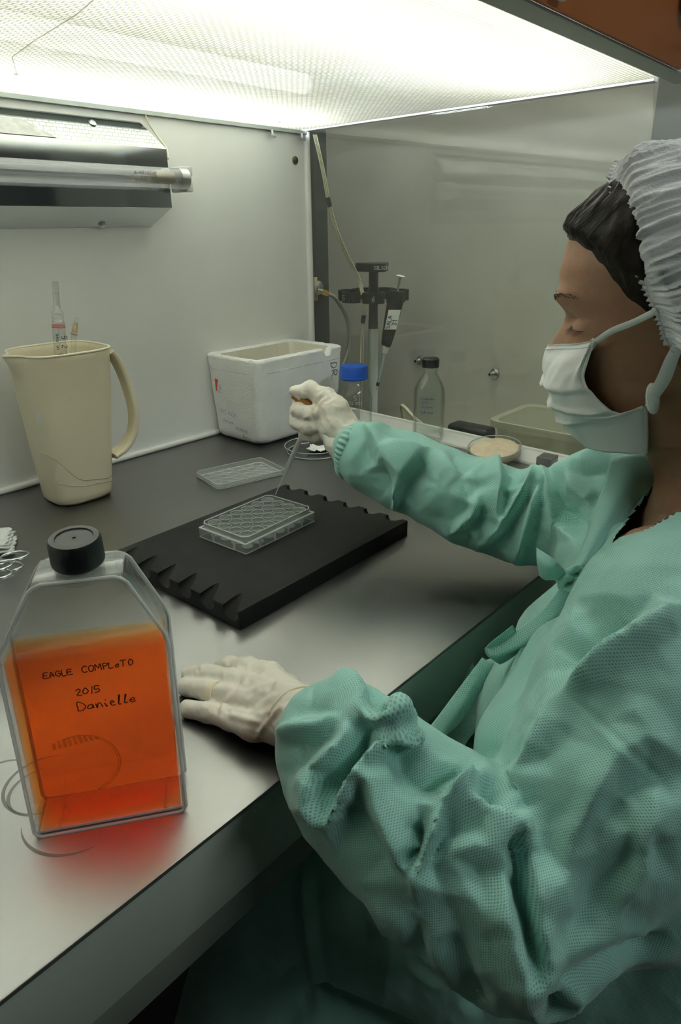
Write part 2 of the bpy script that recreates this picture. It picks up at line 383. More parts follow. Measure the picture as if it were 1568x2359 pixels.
# white enamel rear panel of the flow cabinet, and its neighbour's beyond the post
struct(MB().box((-1.52, 0, -0.05), (0.008, 0.03, 0.60)).obj('wall_back', 'wall'))
wd_ = V((-0.1415, -0.99, 0)); w0_ = V((0.3426, -0.0606, 0)) - wd_ * 0.39
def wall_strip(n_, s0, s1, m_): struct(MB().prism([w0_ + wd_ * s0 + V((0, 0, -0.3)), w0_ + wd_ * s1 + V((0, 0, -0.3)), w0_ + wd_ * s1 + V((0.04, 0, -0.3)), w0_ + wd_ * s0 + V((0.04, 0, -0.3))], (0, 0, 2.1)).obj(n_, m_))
wall_strip('wall_beyond', 0, 0.925, 'wall_dim'); wall_strip('wall_side', 0.925, 1.75, mat('darker_grey_wall', (0.36, 0.38, 0.345), 0.6))  # second strip continues the same plane in a darker grey
struct(MB().box((0.008, 0.004, -0.3), (0.064, 0.05, 0.75)).obj('trim_1', 'darkpost'))
struct(MB().box((-1.55, -0.74, -0.05), (-1.52, 0.03, 0.60)).obj('wall_cabinet_left', 'wall'))
# sealant bead along the foot of the rear panel
seal = MB(); seal.tube([(-1.5, -0.003, 0.004), (0.0, -0.003, 0.004)], 0.0055, 12)
struct(seal.obj('baseboard_back', 'caulk'))
# rounded white corner strip where the rear panel meets the glass
struct(MB().tube([(-0.002, -0.002, 0.0), (-0.002, -0.002, 0.562)], 0.007, 14).obj('trim_2', 'caulk'))
# thin metal strip along the top of the rear panel
struct(MB().box((-1.5, -0.008, 0.5575), (-0.004, 0.0, 0.5635)).obj('trim_3', 'trim'))

gx = lambda y, z=0: 0.05095 * y
# glass side window in its white sill and top rail
def slab_along_glass(x0, x1, z0, z1, y0, y1a, y1b=None):
    """box following the side glass; offsets x0..x1 from the glass plane, front edge may lean"""
    y1b = y1a if y1b is None else y1b
    P = []
    for z, ye in ((z0, y1a), (z1, y1b)):
        P += [(gx(y0) + x0, y0, z), (gx(y0) + x1, y0, z), (gx(ye) + x1, ye, z), (gx(ye) + x0, ye, z)]
    return MB().add(P, [(0, 1, 2, 3), (7, 6, 5, 4), (0, 4, 5, 1), (1, 5, 6, 2), (2, 6, 7, 3), (3, 7, 4, 0)])
win = struct(slab_along_glass(0.0, 0.005, 0.010, 0.5640, 0.0, -0.762, -0.688).obj('window_1', 'pane', smooth=0))
struct(slab_along_glass(-0.005, 0.012, 0.5635, 0.5745, 0.0, -0.690).obj('trim_4', 'caulk', bevel=0.0015))
struct(slab_along_glass(-0.016, -0.004, 0.5700, 0.5720, 0.0, -0.70).obj('trim_5', 'black'))
s = MB(); P = []
for y in (0.0, -0.765):
    P.append([V((gx(y) + a, y, b)) for a, b in ((-0.040, 0.0002), (-0.038, 0.004), (-0.016, 0.009), (-0.008, 0.0125), (-0.001, 0.0135), (0.014, 0.0135), (0.014, -0.02), (-0.040, -0.001))])
s.rings(P); struct(s.obj('trim_6', 'white_plastic', smooth=40))

# ---- the bench
bench = thing('lab_bench', (-0.75, -0.4, FLOOR), 'long stainless steel workbench with a grey enamel front edge', 'bench')
b = MB().box((-1.6, -0.778, -0.004), (0.012, -0.0, 0.0)); b.obj('worktop', 'steel', bench, bevel=0.0012)
MB().box((-1.6, -0.7775, -0.0755), (0.012, -0.755, -0.0045)).obj('apron', 'apron', bench, bevel=0.0015)
MB().box((-1.6, -0.772, -0.112), (0.012, -0.74, -0.0765)).obj('lower_rail', 'apron_dark', bench, bevel=0.001)
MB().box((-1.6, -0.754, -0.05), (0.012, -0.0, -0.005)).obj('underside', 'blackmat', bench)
for lx in (-1.55, -0.06):
    for ly in (-0.72, -0.05):
        MB().box((lx, ly, FLOOR), (lx + 0.05, ly + 0.04, -0.05)).obj('leg', 'apron_dark', bench, bevel=0.002)
nb = thing('neighbour_bench', (0.15, -0.4, FLOOR), 'pale bench top behind the glass side window, under the tub', 'bench')
MB().prism([(0.03, 0.03, -0.145), (0.03, -0.80, -0.145), (0.23, -0.80, -0.145), (0.345, 0.03, -0.145)], (0, 0, 0.025)).obj('worktop', mat('pale_laminate', (0.40, 0.40, 0.33), 0.5), nb)
for lx in (0.05, 0.16):
    for ly in (-0.74, -0.08):
        MB().box((lx, ly, FLOOR), (lx + 0.05, ly + 0.05, -0.146)).obj('leg', 'apron_dark', nb)

# ---- light box in the cabinet roof
lb = thing('ceiling_light', (-0.75, -0.36, 0.60), 'glowing prismatic light panel forming the whole roof of the cabinet', 'light')
MB().prism([(-1.5, -0.004, 0.564), (-1.5, -0.712, 0.564), (-0.058, -0.712, 0.564), (-0.022, -0.004, 0.564)], (0, 0, 0.002)).obj('diffuser', 'diffuser', lb, smooth=0)
h = MB(); h.box((-1.52, -0.737, 0.66), (0.0, 0.0, 0.67)); h.box((-1.52, -0.737, 0.568), (-1.5, 0, 0.66)); h.box((-0.008, -0.735, 0.583), (0.0, 0, 0.67)); h.box((-1.5, -0.003, 0.568), (0, 0.0, 0.66)); h.box((-1.5, -0.732, 0.568), (-0.008, -0.722, 0.67))
h.obj('housing', mat('reflector_white', (0.80, 0.80, 0.77), 0.6), lb, smooth=0)
for ty in (-0.085, -0.575):
    MB().tube([(-1.30, ty, 0.625), (-0.09, ty, 0.625)], 0.016, 10).obj('fluorescent_tube', 'tube', lb)
# crack line and moulded bosses on the panel
ck = MB(); ck.tube([(-0.655, -0.1355, 0.5637), (-0.70, -0.22, 0.5637), (-0.716, -0.30, 0.5637), (-0.735, -0.42, 0.5637), (-0.76, -0.52, 0.5637)], 0.0005, 6)
ck.obj('crack', mat('brown_crack', (0.85, 0.74, 0.52), 0.7), lb).data.materials[0].node_tree.nodes['Principled BSDF'].inputs['Alpha'].default_value = 0.4
for bx, by in ((-0.655, -0.1355), (-0.135, -0.062), (-0.70, -0.025)):
    MB().lathe([(0.0001, 0.5622), (0.003, 0.5625), (0.004, 0.5638)], 14, (bx, by, 0)).obj('boss', 'plasticedge', lb)

# ---- orange fascia over the opening
fa = thing('cabinet_fascia', (-0.8, -0.74, 0.60), 'orange enamel fascia with a grey steel bottom flange above the cabinet opening', 'panel')
MB().box((-1.5, -0.743, 0.5625), (-0.10, -0.738, 0.86)).obj('orange_panel', 'orange_panel', fa, bevel=0.001)
fl = MB(); fl.box((-1.5, -0.7385, 0.5595), (-0.02, -0.7125, 0.5625)); fl.box((-1.5, -0.7135, 0.5595), (-0.02, -0.7115, 0.570))
fl.obj('bottom_flange', 'trim', fa, bevel=0.0006, label=None) if False else fl.obj('bottom_flange', 'trim', fa, bevel=0.0006)
MB().lathe([(0.0001, 0), (0.016, 0.0), (0.018, 0.008), (0.018, 0.022), (0.014, 0.028), (0.0001, 0.029)], 20, (-0.128, -0.744, 0.632), (0, -1, 0)).obj('knob', 'satin', fa, smooth=50)
MB().lathe([(0.0001, 0), (0.005, 0.0), (0.0055, 0.003), (0.0001, 0.0045)], 12, (-0.106, -0.744, 0.585), (0, -1, 0)).obj('screw', 'black', fa)
MB().box((-0.475, -0.752, 0.567), (-0.452, -0.744, 0.60)).obj('catch', 'white_plastic', fa, bevel=0.003)

# ---- germicidal lamp on the rear panel
uv = thing('germicidal_lamp', (-0.8, 0.0, 0.46), 'polished steel wall lamp with a clear germicidal tube and white end holder', 'lamp')
hb = MB()
yb, yf = -0.0005, -0.048
for x0, x1 in ((-1.45, None),):
    sec = lambda xw, xf: [V((xw, yb, 0.547)), V((xf, yf, 0.506)), V((xf, yf, 0.4185)), V((xw, yb, 0.389))]
    hb.rings([sec(-1.42, -1.45), sec(-0.392, -0.379)])
hb.obj('reflector', 'chrome', uv, smooth=0, bevel=0.0008)
ty, tz, tr = -0.078, 0.4605, 0.0152
MB().tube([(-1.40, ty, tz), (-0.385, ty, tz)], tr, 28).obj('glass_tube', thin_glass('lamp_glass', (0.97, 0.97, 0.99), (0.85, 0.87, 0.9), 5.0, 0.10, 1.5, haze=0.11), uv, smooth=60)
inner = MB(); inner.tube([(-0.43, ty, tz), (-0.395, ty, tz)], [0.008, 0.009], 14); inner.tube([(-0.445, ty, tz + 0.004), (-0.43, ty, tz + 0.004)], 0.0012, 6); inner.tube([(-0.445, ty, tz - 0.004), (-0.43, ty, tz - 0.004)], 0.0012, 6)
inner.obj('electrode', mat('amber_electrode', (0.30, 0.24, 0.16), 0.3, metal=0.6), uv)
MB().tube([(-0.386, ty, tz), (-0.370, ty, tz)], tr + 0.0006, 28).obj('end_cap', 'satin', uv, smooth=60)
eh = MB(); eh.box((-0.3715, ty - 0.004, tz - 0.019), (-0.357, ty + 0.012, tz - 0.004)); eh.box((-0.3715, ty - 0.004, tz + 0.004), (-0.357, ty + 0.012, tz + 0.019)); eh.box((-0.371, ty + 0.006, tz - 0.019), (-0.361, ty + 0.040, tz + 0.019))
eh.obj('lamp_holder', 'white_plastic', uv, bevel=0.0025)
for sx, sy, sz in ((-0.486, -0.014, 0.536), (-0.490, -0.010, 0.3935)):
    MB().lathe([(0.0001, 0), (0.006, 0.0), (0.006, 0.001), (0.0035, 0.0035), (0.0001, 0.004)], 14, (sx, sy, sz), (0, -0.6, 0.75 if sz > 0.5 else -0.75)).obj('screw', 'satin', uv)
nrmt = V((0, -0.653, 0.757)); tdir = V((0, 0.757, 0.653))
lab0 = V((-0.66, -0.030, 0.5225))
MB().add([V((-1.0, -0.047, 0.5075)) , V((-0.565, -0.046, 0.5085)), V((-0.600, -0.020, 0.5315)), V((-1.0, -0.020, 0.5315))], [(0, 1, 2, 3)]).obj('label_plate', mat('grey_label', (0.42, 0.42, 0.40), 0.6, noise_amt=0.2, noise_scale=90), uv)
strokes('^ -|-|| |-|-| --|', (-0.475, ty - tr - 0.0003, tz + 0.003), (1, 0, 0), (0, 0, 1), 0.0045, 0.0006, 0.0, 0.08).obj('printed_mark', 'ink_black', uv, smooth=0)
strokes('|--||-|- |-|--|', (-0.463, ty - tr - 0.0003, tz - 0.003), (1, 0, 0), (0, 0, 1), 0.0035, 0.0006, 0.0, 0.08, 3).obj('printed_mark', 'ink_black', uv, smooth=0)
tag(MB().tube(cat([(-0.384, -0.004, 0.563), (-0.378, -0.006, 0.545), (-0.369, -0.012, 0.528), (-0.366, -0.03, 0.508), (-0.372, -0.04, 0.492)], 6), 0.0016, 8).obj('lamp_cord', 'cable'), 'short cream cord running from the roof down behind the wall lamp', 'cord')
# bolts on the rear panel
tag(MB().lathe([(0.0001, 0), (0.0075, 0.0), (0.0075, 0.002), (0.005, 0.0035), (0.0001, 0.0035)], 18, (-0.035, -0.0, 0.510), (0, -1, 0)).obj('bolt', mat('old_brass', (0.12, 0.10, 0.05), 0.5, metal=0.8)), 'dark round brass bolt on the white rear panel near the corner', 'bolt')
for hx, lab in ((-0.103, 'small bright wing screw under the roof edge, farther from the corner'), (-0.022, 'small bright wing screw right in the roof corner')):
    ws = MB(); ws.lathe([(0.0001, 0), (0.003, 0.0), (0.003, 0.010), (0.0001, 0.0105)], 10, (hx, -0.007, 0.5575), (0, -0.3, -1)); ws.box((hx - 0.006, -0.013, 0.545), (hx + 0.006, -0.0105, 0.551))
    tag(ws.obj('wing_screw', 'satin', bevel=0.0006), lab, 'screw')

# ============================================================ OBJECTS ON THE BENCH
# ---- black board with finger scallops on both short ends
BO = V((-0.7478, -0.5972, 0)); BR = 0.0206; BL, BW, BH = 0.303, 0.2278, 0.0222
bd = thing('rubber_board', BO, 'thick black rectangular board with scalloped ends under the well plate', 'board', BR)
mb_ = MB().box((0, 0, 0), (BL, BW, BH)); board = mb_local(mb_, 'slab', 'blackmat', bd, bevel=0.0012)
cut = MB()
for k in range(6):
    yy = 0.020 + k * 0.0375
    cut.lathe([(0.0001, 0), (0.0042, 0.010), (0.0125, 0.040)], 18, (0.030, yy + 0.008, BH + 0.001), (-1, -0.42, -0.16))
    cut.lathe([(0.0001, 0), (0.010, 0.008), (0.0165, 0.034)], 24, (BL - 0.017, yy + 0.004, BH + 0.003), (1, -0.20, -0.10))
cutter = mb_local(cut, 'cutter', 'blackmat', bd)
md = board.modifiers.new('gouges', 'BOOLEAN'); md.object = cutter; md.operation = 'DIFFERENCE'; md.solver = 'EXACT'
bpy.context.view_layer.update()
nm = bpy.data.meshes.new_from_object(board.evaluated_get(bpy.context.evaluated_depsgraph_get()))
board.modifiers.clear(); board.data = nm; nm.set_sharp_from_angle(angle=radians(30))
bpy.data.objects.remove(cutter)

# ---- 24-well plate
PR = 0.0432; PW, PD = 0.1278, 0.0855
wp = thing('well_plate', (-0.654, -0.5025, BH), 'clear twenty-four-well culture plate standing open on the black board', 'plate', PR)
def frame(x0, y0, x1, y1, t, z0, z1, cut=0.0):
    def poly(o, c):
        a, b_, c_, d = x0 + o, y0 + o, x1 - o, y1 - o
        c = max(c - o * 0.4, 0.0005)
        return [(a + c, b_), (c_ - c, b_), (c_, b_ + c), (c_, d - c), (c_ - c, d), (a + c, d), (a, d - c), (a, b_ + c)]
    A, B = poly(0, cut), poly(t, cut); n = len(A)
    vs = [(p[0], p[1], z0) for p in A] + [(p[0], p[1], z1) for p in A] + [(p[0], p[1], z0) for p in B] + [(p[0], p[1], z1) for p in B]
    fs = []
    for i in range(n):
        j = (i + 1) % n
        fs += [(i, j, n + j, n + i), (2 * n + j, 2 * n + i, 3 * n + i, 3 * n + j), (n + i, n + j, 3 * n + j, 3 * n + i), (j, i, 2 * n + i, 2 * n + j)]
    return MB().add(vs, fs)
mb_local(frame(0, 0, PW, PD, 0.0012, 0.0005, 0.013, 0.001), 'skirt', 'wellplastic', wp, smooth=0)
mb_local(frame(0, 0, PW, PD, 0.0010, 0.0, 0.0009, 0.001), 'skirt_rim', 'plasticedge', wp, smooth=0)
mb_local(frame(0.0, 0.0, PW, PD, 0.0028, 0.0125, 0.0135, 0.001), 'ledge', 'plasticedge', wp, smooth=0)
mb_local(frame(0.0026, 0.0026, PW - 0.0026, PD - 0.0026, 0.0010, 0.013, 0.0205, 0.006), 'upper_wall', 'wellplastic', wp, smooth=0)
mb_local(frame(0.0024, 0.0024, PW - 0.0024, PD - 0.0024, 0.0013, 0.0200, 0.0208, 0.006), 'upper_rim', 'plasticedge', wp, smooth=0)
mb_local(MB().box((0.0035, 0.0035, 0.0172), (PW - 0.0035, PD - 0.0035, 0.0178)), 'deck', 'glass', wp, smooth=0)
wl = MB().lathe([(0.0074, 0.001), (0.0078, 0.0185), (0.0084, 0.0190), (0.0084, 0.0185), (0.0078, 0.0180)], 28, cap0=True, cap1=False)
w0 = rm0 = None
for i in range(6):
    for j in range(4):
        cx_, cy_ = PW / 2 + (i - 2.5) * 0.0193, PD / 2 + (j - 1.5) * 0.0193
        if w0 is None:
            w0 = mb_local(wl, 'well', 'wellplastic', wp, smooth=50); w0.location = (cx_, cy_, 0)
            rr = MB(); rr.tube([(0.0082 * cos(a * pi / 14), 0.0082 * sin(a * pi / 14), 0.0190) for a in range(29)], 0.00035, 5, caps=False)
            rm0 = rr
            rim_o = rr.obj('well_rim', 'plasticedge', None); rim_o.parent = w0
            fl_o = MB().lathe([(0.0001, 0.0016), (0.0071, 0.0016), (0.0071, 0.0024), (0.0001, 0.0022)], 24).obj('culture_medium', mat('whitened_medium', (0.92, 0.94, 0.92), 0.04), None); fl_o.parent = w0  # whitish disc: the glints of the clear medium are put into its colour
            fl_o.data.materials[0].node_tree.nodes['Principled BSDF'].inputs['Alpha'].default_value = 0.42
        else:
            c1 = copy_part(w0, wp, (cx_, cy_, 0)); copy_part(rim_o, c1); copy_part(fl_o, c1)
for rx in (0.026, 0.052, 0.077, 0.103):
    mb_local(MB().box((rx - 0.0005, 0.0001, 0.0005), (rx + 0.0005, 0.0035, 0.0125)), 'rib', 'plasticedge', wp, smooth=0)
for ry in (0.022, 0.060):
    mb_local(MB().box((0.0001, ry - 0.0005, 0.0005), (0.0035, ry + 0.0005, 0.0125)), 'rib', 'plasticedge', wp, smooth=0)

# ---- its lid, lying upside down
ld = thing('plate_lid', (-0.4969, -0.2577, 0.0), 'clear rectangular plate lid lying upturned on the steel beside the black board', 'lid', -0.2231)
mb_local(MB().box((0.0012, 0.0012, 0.0004), (PW - 0.0012, PD - 0.0012, 0.0014)), 'lid_plate', 'wellplastic', ld, smooth=0)
mb_local(frame(0, 0, PW, PD, 0.001, 0.0004, 0.0085, 0.006), 'lid_wall', 'wellplastic', ld, smooth=0)
mb_local(frame(0, 0, PW, PD, 0.0009, 0.0082, 0.0088, 0.006), 'lid_rim', 'plasticedge', ld, smooth=0)
mb_local(frame(0.0, 0.0, PW, PD, 0.0014, 0.0002, 0.0009, 0.006), 'lid_rim', 'plasticedge', ld, smooth=0)
mb_local(frame(0.004, 0.004, PW - 0.004, PD - 0.004, 0.0010, 0.0014, 0.0022, 0.006), 'lid_ridge', 'plasticedge', ld, smooth=0)
rg = MB(); rg.tube([(0.0086 * cos(a * pi / 16), 0.0086 * sin(a * pi / 16), 0.0018) for a in range(33)], 0.0004, 5, caps=False)
r0 = None
for i in range(6):
    for j in range(4):
        p = (PW / 2 + (i - 2.5) * 0.0193, PD / 2 + (j - 1.5) * 0.0193, 0)
        if r0 is None: r0 = mb_local(rg, 'condensation_ring', 'plasticedge', ld); r0.location = p
        else: copy_part(r0, ld, p)

# ---- styrofoam box
sb = thing('foam_box', (-0.181, -0.072, 0), 'open white styrofoam box with pen writing, in the rear corner of the bench', 'box', 0.0)
def rrect(cx, cy, hx, hy, r, z, n=6, ph=0):
    P = []
    for q, (sx, sy) in enumerate(((1, 1), (-1, 1), (-1, -1), (1, -1))):
        for k in range(n + 1):
            a = pi / 2 * (q + k / n)
            P.append(V((cx + sx * (hx - r) + r * cos(a), cy + sy * (hy - r) + r * sin(a), z)))
    return P
fb = MB(); R_ = []
prof = [(0.001, -0.010, -0.008), (0.0, -0.014, -0.012)]
HXb, HYb, HXt, HYt, ZT = 0.1135, 0.068, 0.1205, 0.0755, 0.163
def fx(t, grow=0.0): return HXb + (HXt - HXb) * t + grow, HYb + (HYt - HYb) * t + grow
def dense(ring, m=5):
    out = []
    for i in range(len(ring)):
        a, b_ = ring[i], ring[(i + 1) % len(ring)]
        mm = max(1, int((b_ - a).length / 0.006))
        for k in range(mm): out.append(a.lerp(b_, k / mm))
    return out
zs = [0.0, 0.003, 0.008] + [0.008 + (ZT - 0.014) * k / 16 for k in range(1, 17)] + [ZT - 0.003, ZT]
cnt = None
for z in zs:
    t = z / ZT; hx, hy = fx(t)
    inset = 0.010 if z == 0 else (0.003 if z < 0.004 else (0.003 if z >= ZT else 0.0))
    if z > 0.137: inset -= 0.0
    rg_ = dense(rrect(0, 0, hx, hy, 0.022 - 0.008 * t, z)) if cnt is None else None
    if cnt is None: cnt = True
    R_.append((z, hx - inset, hy - inset, 0.022 - 0.006 * t))
def build_rings(spec):
    base = rrect(0, 0, 0.12, 0.07, 0.02, 0, 6)
    out = []
    seg = [max(1, int((base[(i + 1) % len(base)] - base[i]).length / 0.006)) for i in range(len(base))]
    for z, hx, hy, r in spec:
        rr_ = rrect(0, 0, hx, hy, r, z, 6); row = []
        for i in range(len(rr_)):
            for k in range(seg[i]): row.append(rr_[i].lerp(rr_[(i + 1) % len(rr_)], k / seg[i]))
        out.append(row)
    return out
outer = build_rings(R_)
top = [(ZT + 0.0, HXt - 0.010, HYt - 0.010, 0.014), (ZT - 0.002, HXt - 0.0195, HYt - 0.0195, 0.010), (ZT - 0.01, HXt - 0.0205, HYt - 0.0205, 0.010), (0.05, HXb - 0.018, HYb - 0.018, 0.010), (0.022, HXb - 0.020, HYb - 0.020, 0.012)]
inn = build_rings(top)
allr = outer + inn
for row in allr:
    for p in row:
        nzv = noise.noise(p * 30) * 0.0018 + noise.noise(p * 90) * 0.0009
        if p.z > ZT - 0.012: nzv += noise.noise(p * 160) * 0.0013; p.z += noise.noise(p * 120 + V((5, 0, 0))) * 0.0012
        d = V((p.x, p.y, 0)).normalized(); p += d * nzv
        # thumb notch in the near long side
        if p.z > 0.147 and p.y < -0.055 and 0.060 < p.x < 0.082: p.z = min(p.z, 0.1475) if p.y < -0.050 else p.z
fbo = MB().rings(allr, True, True)
o = mb_local(fbo, 'foam_wall', 'foam', sb, smooth=50)
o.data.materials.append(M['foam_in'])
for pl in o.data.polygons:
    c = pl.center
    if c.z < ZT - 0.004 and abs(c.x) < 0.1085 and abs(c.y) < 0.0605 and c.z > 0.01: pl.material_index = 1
# lid line, stamp and pen writing
def foam_left(a, z):  # point on the left short wall; a from far to near
    t = z / ZT; return V((-(HXb + (HXt - HXb) * t) - 0.0006, a, z))
u_ = V((0, -1, 0)); v_ = V((0.0, 0, 1))
nl = V((-1, 0, 0))
def wl_left(a0, z0):
    return lambda x, y: (foam_left(a0 - x, z0 + y - x * 0.10) + V((-0.0012, 0, 0)), V((-1, 0, 0)))
strokes('RCI 4339', None or (0, 0, 0), (0, 1, 0), (0, 0, 1), 0.0070, 0.0006, 0.0, 0.07, 2, wrap=wl_left(0.040, 0.052)).obj('handwriting', 'ink_grey', None, smooth=0).parent = sb
strokes('FATIMA', (0, 0, 0), (0, 1, 0), (0, 0, 1), 0.0052, 0.0006, 0.0, 0.07, 3, wrap=wl_left(0.034, 0.034)).obj('handwriting', 'ink_grey', None, smooth=0).parent = sb
strokes('AGAROSE', (0, 0, 0), (0, 1, 0), (0, 0, 1), 0.0058, 0.0006, 0.0, 0.07, 4, wrap=wl_left(0.000, 0.024)).obj('handwriting', 'ink_grey', None, smooth=0).parent = sb
strokes('Neto', (0, 0, 0), (0, 1, 0), (0, 0, 1), 0.0070, 0.0006, 0.0, 0.07, 5, wrap=wl_left(-0.020, 0.010)).obj('handwriting', 'ink_grey', None, smooth=0).parent = sb
def wr(x, y):
    z = 0.133 - x; t = z / ZT
    return V((0.080 + y + x * 0.1, -(HYb + (HYt - HYb) * t) - 0.0015, z)), V((0, -1, 0))
strokes('DR.', (0, 0, 0), (1, 0, 0), (0, 0, 1), 0.017, 0.0012, 0.0, 0.06, 7, wrap=wr).obj('handwriting', 'ink_black', None, smooth=0).parent = sb
q = MB(); q.add([foam_left(0.048, 0.118) + nl * 0.0012, foam_left(0.038, 0.117) + nl * 0.0012, foam_left(0.041, 0.108) + nl * 0.0012, foam_left(0.0445, 0.094) + nl * 0.0012, foam_left(0.048, 0.092) + nl * 0.0012], [(0, 1, 2, 3, 4)])
q.obj('red_stamp', 'ink_red', None, smooth=0).parent = sb
strokes('8', (0, 0, 0), (1, 0, 0), (0, 0, 1), 0.017, 0.0007, 0.0, 0.1, 7, wrap=wl_left(0.038, 0.092)).obj('stamp_print', 'ink_grey', None, smooth=0).parent = sb
lnl = MB()
lnl.tube([foam_left(0.055 - 0.012 * k, 0.137) + V((0.0004, 0, 0)) for k in range(10)], 0.0005, 5)
lnl.tube([(-0.095 + 0.02 * k, -(HYb + (HYt - HYb) * 0.85) - 0.0002, 0.138) for k in range(11)], 0.0005, 5)
lnl.obj('moulding_line', mat('foam_seam', (0.50, 0.51, 0.49), 0.8), None).parent = sb

# ---- cream jug
jg = thing('plastic_jug', (-0.652, -0.104, 0), 'tall cream plastic jug holding pipettes, against the rear panel', 'jug')
JH = 0.226
def jring(z, off=0.0, rim=0.0):
    t = z / JH; a = 0.046 + 0.019 * t ** 0.9 - off; b_ = 0.042 + 0.019 * t ** 0.9 - off; n_ = 72; P = []
    sp = max(0.0, (z - 0.192) / (JH - 0.192)); sp = sp ** 0.8
    e = 3.3
    for k in range(n_):
        th = 2 * pi * k / n_; c_, s_ = cos(th), sin(th)
        x = a * math.copysign(abs(c_) ** (2 / e), c_); y = b_ * math.copysign(abs(s_) ** (2 / e), s_)
        # narrow pouring beak on the -x side
        g = exp(-(y / 0.0085) ** 2 * 0.5) if x < 0 else 0
        if x < -0.5 * a: x -= sp * 0.016 * g * (1 if off == 0 else 0.97)
        P.append(V((x + 0.0065 * t, y, z)))
    return P
zs = [0, 0.002, 0.006] + [0.006 + (JH - 0.006) * k / 26 for k in range(1, 27)]
R_ = [jring(0.0, 0.008), jring(0.001, 0.003)] + [jring(z) for z in zs[2:]]
R_ += [[p + V((0, 0, 0.0012)) for p in jring(JH, 0.0012)]] + [jring(z, 0.0024) for z in reversed(zs[3:])] + [jring(0.007, 0.006)]
mb_local(MB().rings(R_), 'body', 'cream', jg, smooth=50)
rm = [p + V((0, 0, 0.0006)) for p in jring(JH, 0.0008)]; rm.append(rm[0].copy())
mb_local(MB().tube(rm, 0.0019, 8, caps=False), 'rim', mat('cream_rim', (0.80, 0.75, 0.60), 0.35), jg, smooth=60)
hd = cat([(0.064, -0.036, 0.220), (0.076, -0.036, 0.204), (0.087, -0.036, 0.170), (0.094, -0.036, 0.125), (0.089, -0.034, 0.092), (0.072, -0.032, 0.070), (0.050, -0.030, 0.060)], 7)
hw = []
hm = MB(); rings_ = []
for i, p in enumerate(hd):
    t = (hd[min(i + 1, len(hd) - 1)] - hd[max(i - 1, 0)]).normalized(); yv = V((0, 1, 0)); nn = t.cross(yv).normalized()
    wy = 0.0150 - 0.004 * sin(pi * i / (len(hd) - 1)); wn = 0.0052
    rings_.append([p + yv * wy * math.copysign(abs(cos(a)) ** 0.6, cos(a)) + nn * wn * math.copysign(abs(sin(a)) ** 0.6, sin(a)) for a in [2 * pi * k / 16 for k in range(16)]])
hm.rings(rings_); mb_local(hm, 'handle', 'cream', jg, smooth=50)
def jsurf(th, z, off=-0.0003):
    t = z / JH; a = 0.046 + 0.019 * t ** 0.9 - off; b_ = 0.042 + 0.019 * t ** 0.9 - off; e = 3.3
    c_, s_ = cos(th), sin(th)
    return V((a * math.copysign(abs(c_) ** (2 / e), c_) + 0.0065 * t, b_ * math.copysign(abs(s_) ** (2 / e), s_), z))
g1 = [jsurf(radians(185 + 10 * k), 0.082 - 0.056 * (1 / (1 + exp(-(k - 5.8) * 0.75))) + 0.004, 0.0) for k in range(0, 15)]
g2 = [jsurf(radians(205 + 10 * k), 0.042 - 0.020 * (1 / (1 + exp(-(k - 5) * 0.5))), 0.0) for k in range(0, 13)]
gm = MB(); gm.tube(cat(g1, 3), 0.0006, 6); gm.tube(cat(g2, 3), 0.0006, 6)
mb_local(gm, 'groove', 'cream_line', jg)
q = MB(); q.add([jsurf(radians(a), z, -0.0006) for a, z in ((192, 0.150), (206, 0.147), (206, 0.128), (192, 0.131))], [(0, 1, 2, 3)])
mb_local(q, 'sticker', mat('pale_sticker', (0.74, 0.74, 0.66), 0.5), jg)

# pipettes standing in the jug
sp_ = thing('serological_pipette', (-0.69, -0.11, 0.012), 'clear graduated pipette with two red rings standing in the cream jug', 'pipette')
a0 = V((-0.662, -0.102, 0.003)); a1 = V((-0.6365, -0.1000, 0.262)); dd = (a1 - a0).normalized()
MB().tube([a0, a0 + dd * 0.262], 0.0088, 24).obj('barrel', 'clearplastic', sp_, smooth=60)
nk = MB()
q_ = V((0, 0, 1)).rotation_difference(dd)
prof_ = [(0.0088, 0.262), (0.0075, 0.266), (0.0088, 0.269), (0.0075, 0.272), (0.0084, 0.275), (0.0050, 0.280), (0.0044, 0.288), (0.0044, 0.318)]
nk.rings([[a0 + q_ @ V((r * cos(2 * pi * k / 20), r * sin(2 * pi * k / 20), z)) for k in range(20)] for r, z in prof_], False, False)
nk.obj('mouthpiece', 'clearplastic', sp_, smooth=40)
MB().tube([a0 + dd * 0.282, a0 + dd * 0.303], 0.0034, 12).obj('cotton_plug', 'gauze', sp_)
for zz, rr in ((0.2545, 0.0007), (0.2575, 0.0005)):
    cc = a0 + dd * zz; ring = [cc + q_ @ V((0.0091 * cos(2 * pi * k / 24), 0.0091 * sin(2 * pi * k / 24), 0)) for k in range(25)]
    MB().tube(ring, rr, 6, caps=False).obj('red_ring', 'ink_red', sp_)
rad = (CAM - a1); rad -= dd * rad.dot(dd); rad.normalize(); sd = dd.cross(rad).normalized()
sd = -sd if sd.dot(CR) < 0 else sd
pm = MB()
for k in range(12):
    st = strokes('2' if k % 2 else '5', a0 + dd * (0.243 - k * 0.0125) + rad * 0.0093 + sd * 0.003, dd * -1, sd, 0.007, 0.0009, 0.0, 0.05, k)
    pm.add(st.v, st.f)
pm.obj('graduation', 'ink_black', sp_, smooth=0)
st = strokes('one in 1 mae', a0 + dd * 0.246 + rad * 0.0082 - sd * 0.0045, dd * -1, sd, 0.0058, 0.0007, 0.0, 0.05, 5); st.obj('printed_line', 'ink_black', sp_, smooth=0)
tb = thing('glass_dropper', (-0.65, -0.10, 0.01), 'short glass dropper with a brownish plug leaning in the cream jug', 'pipette')
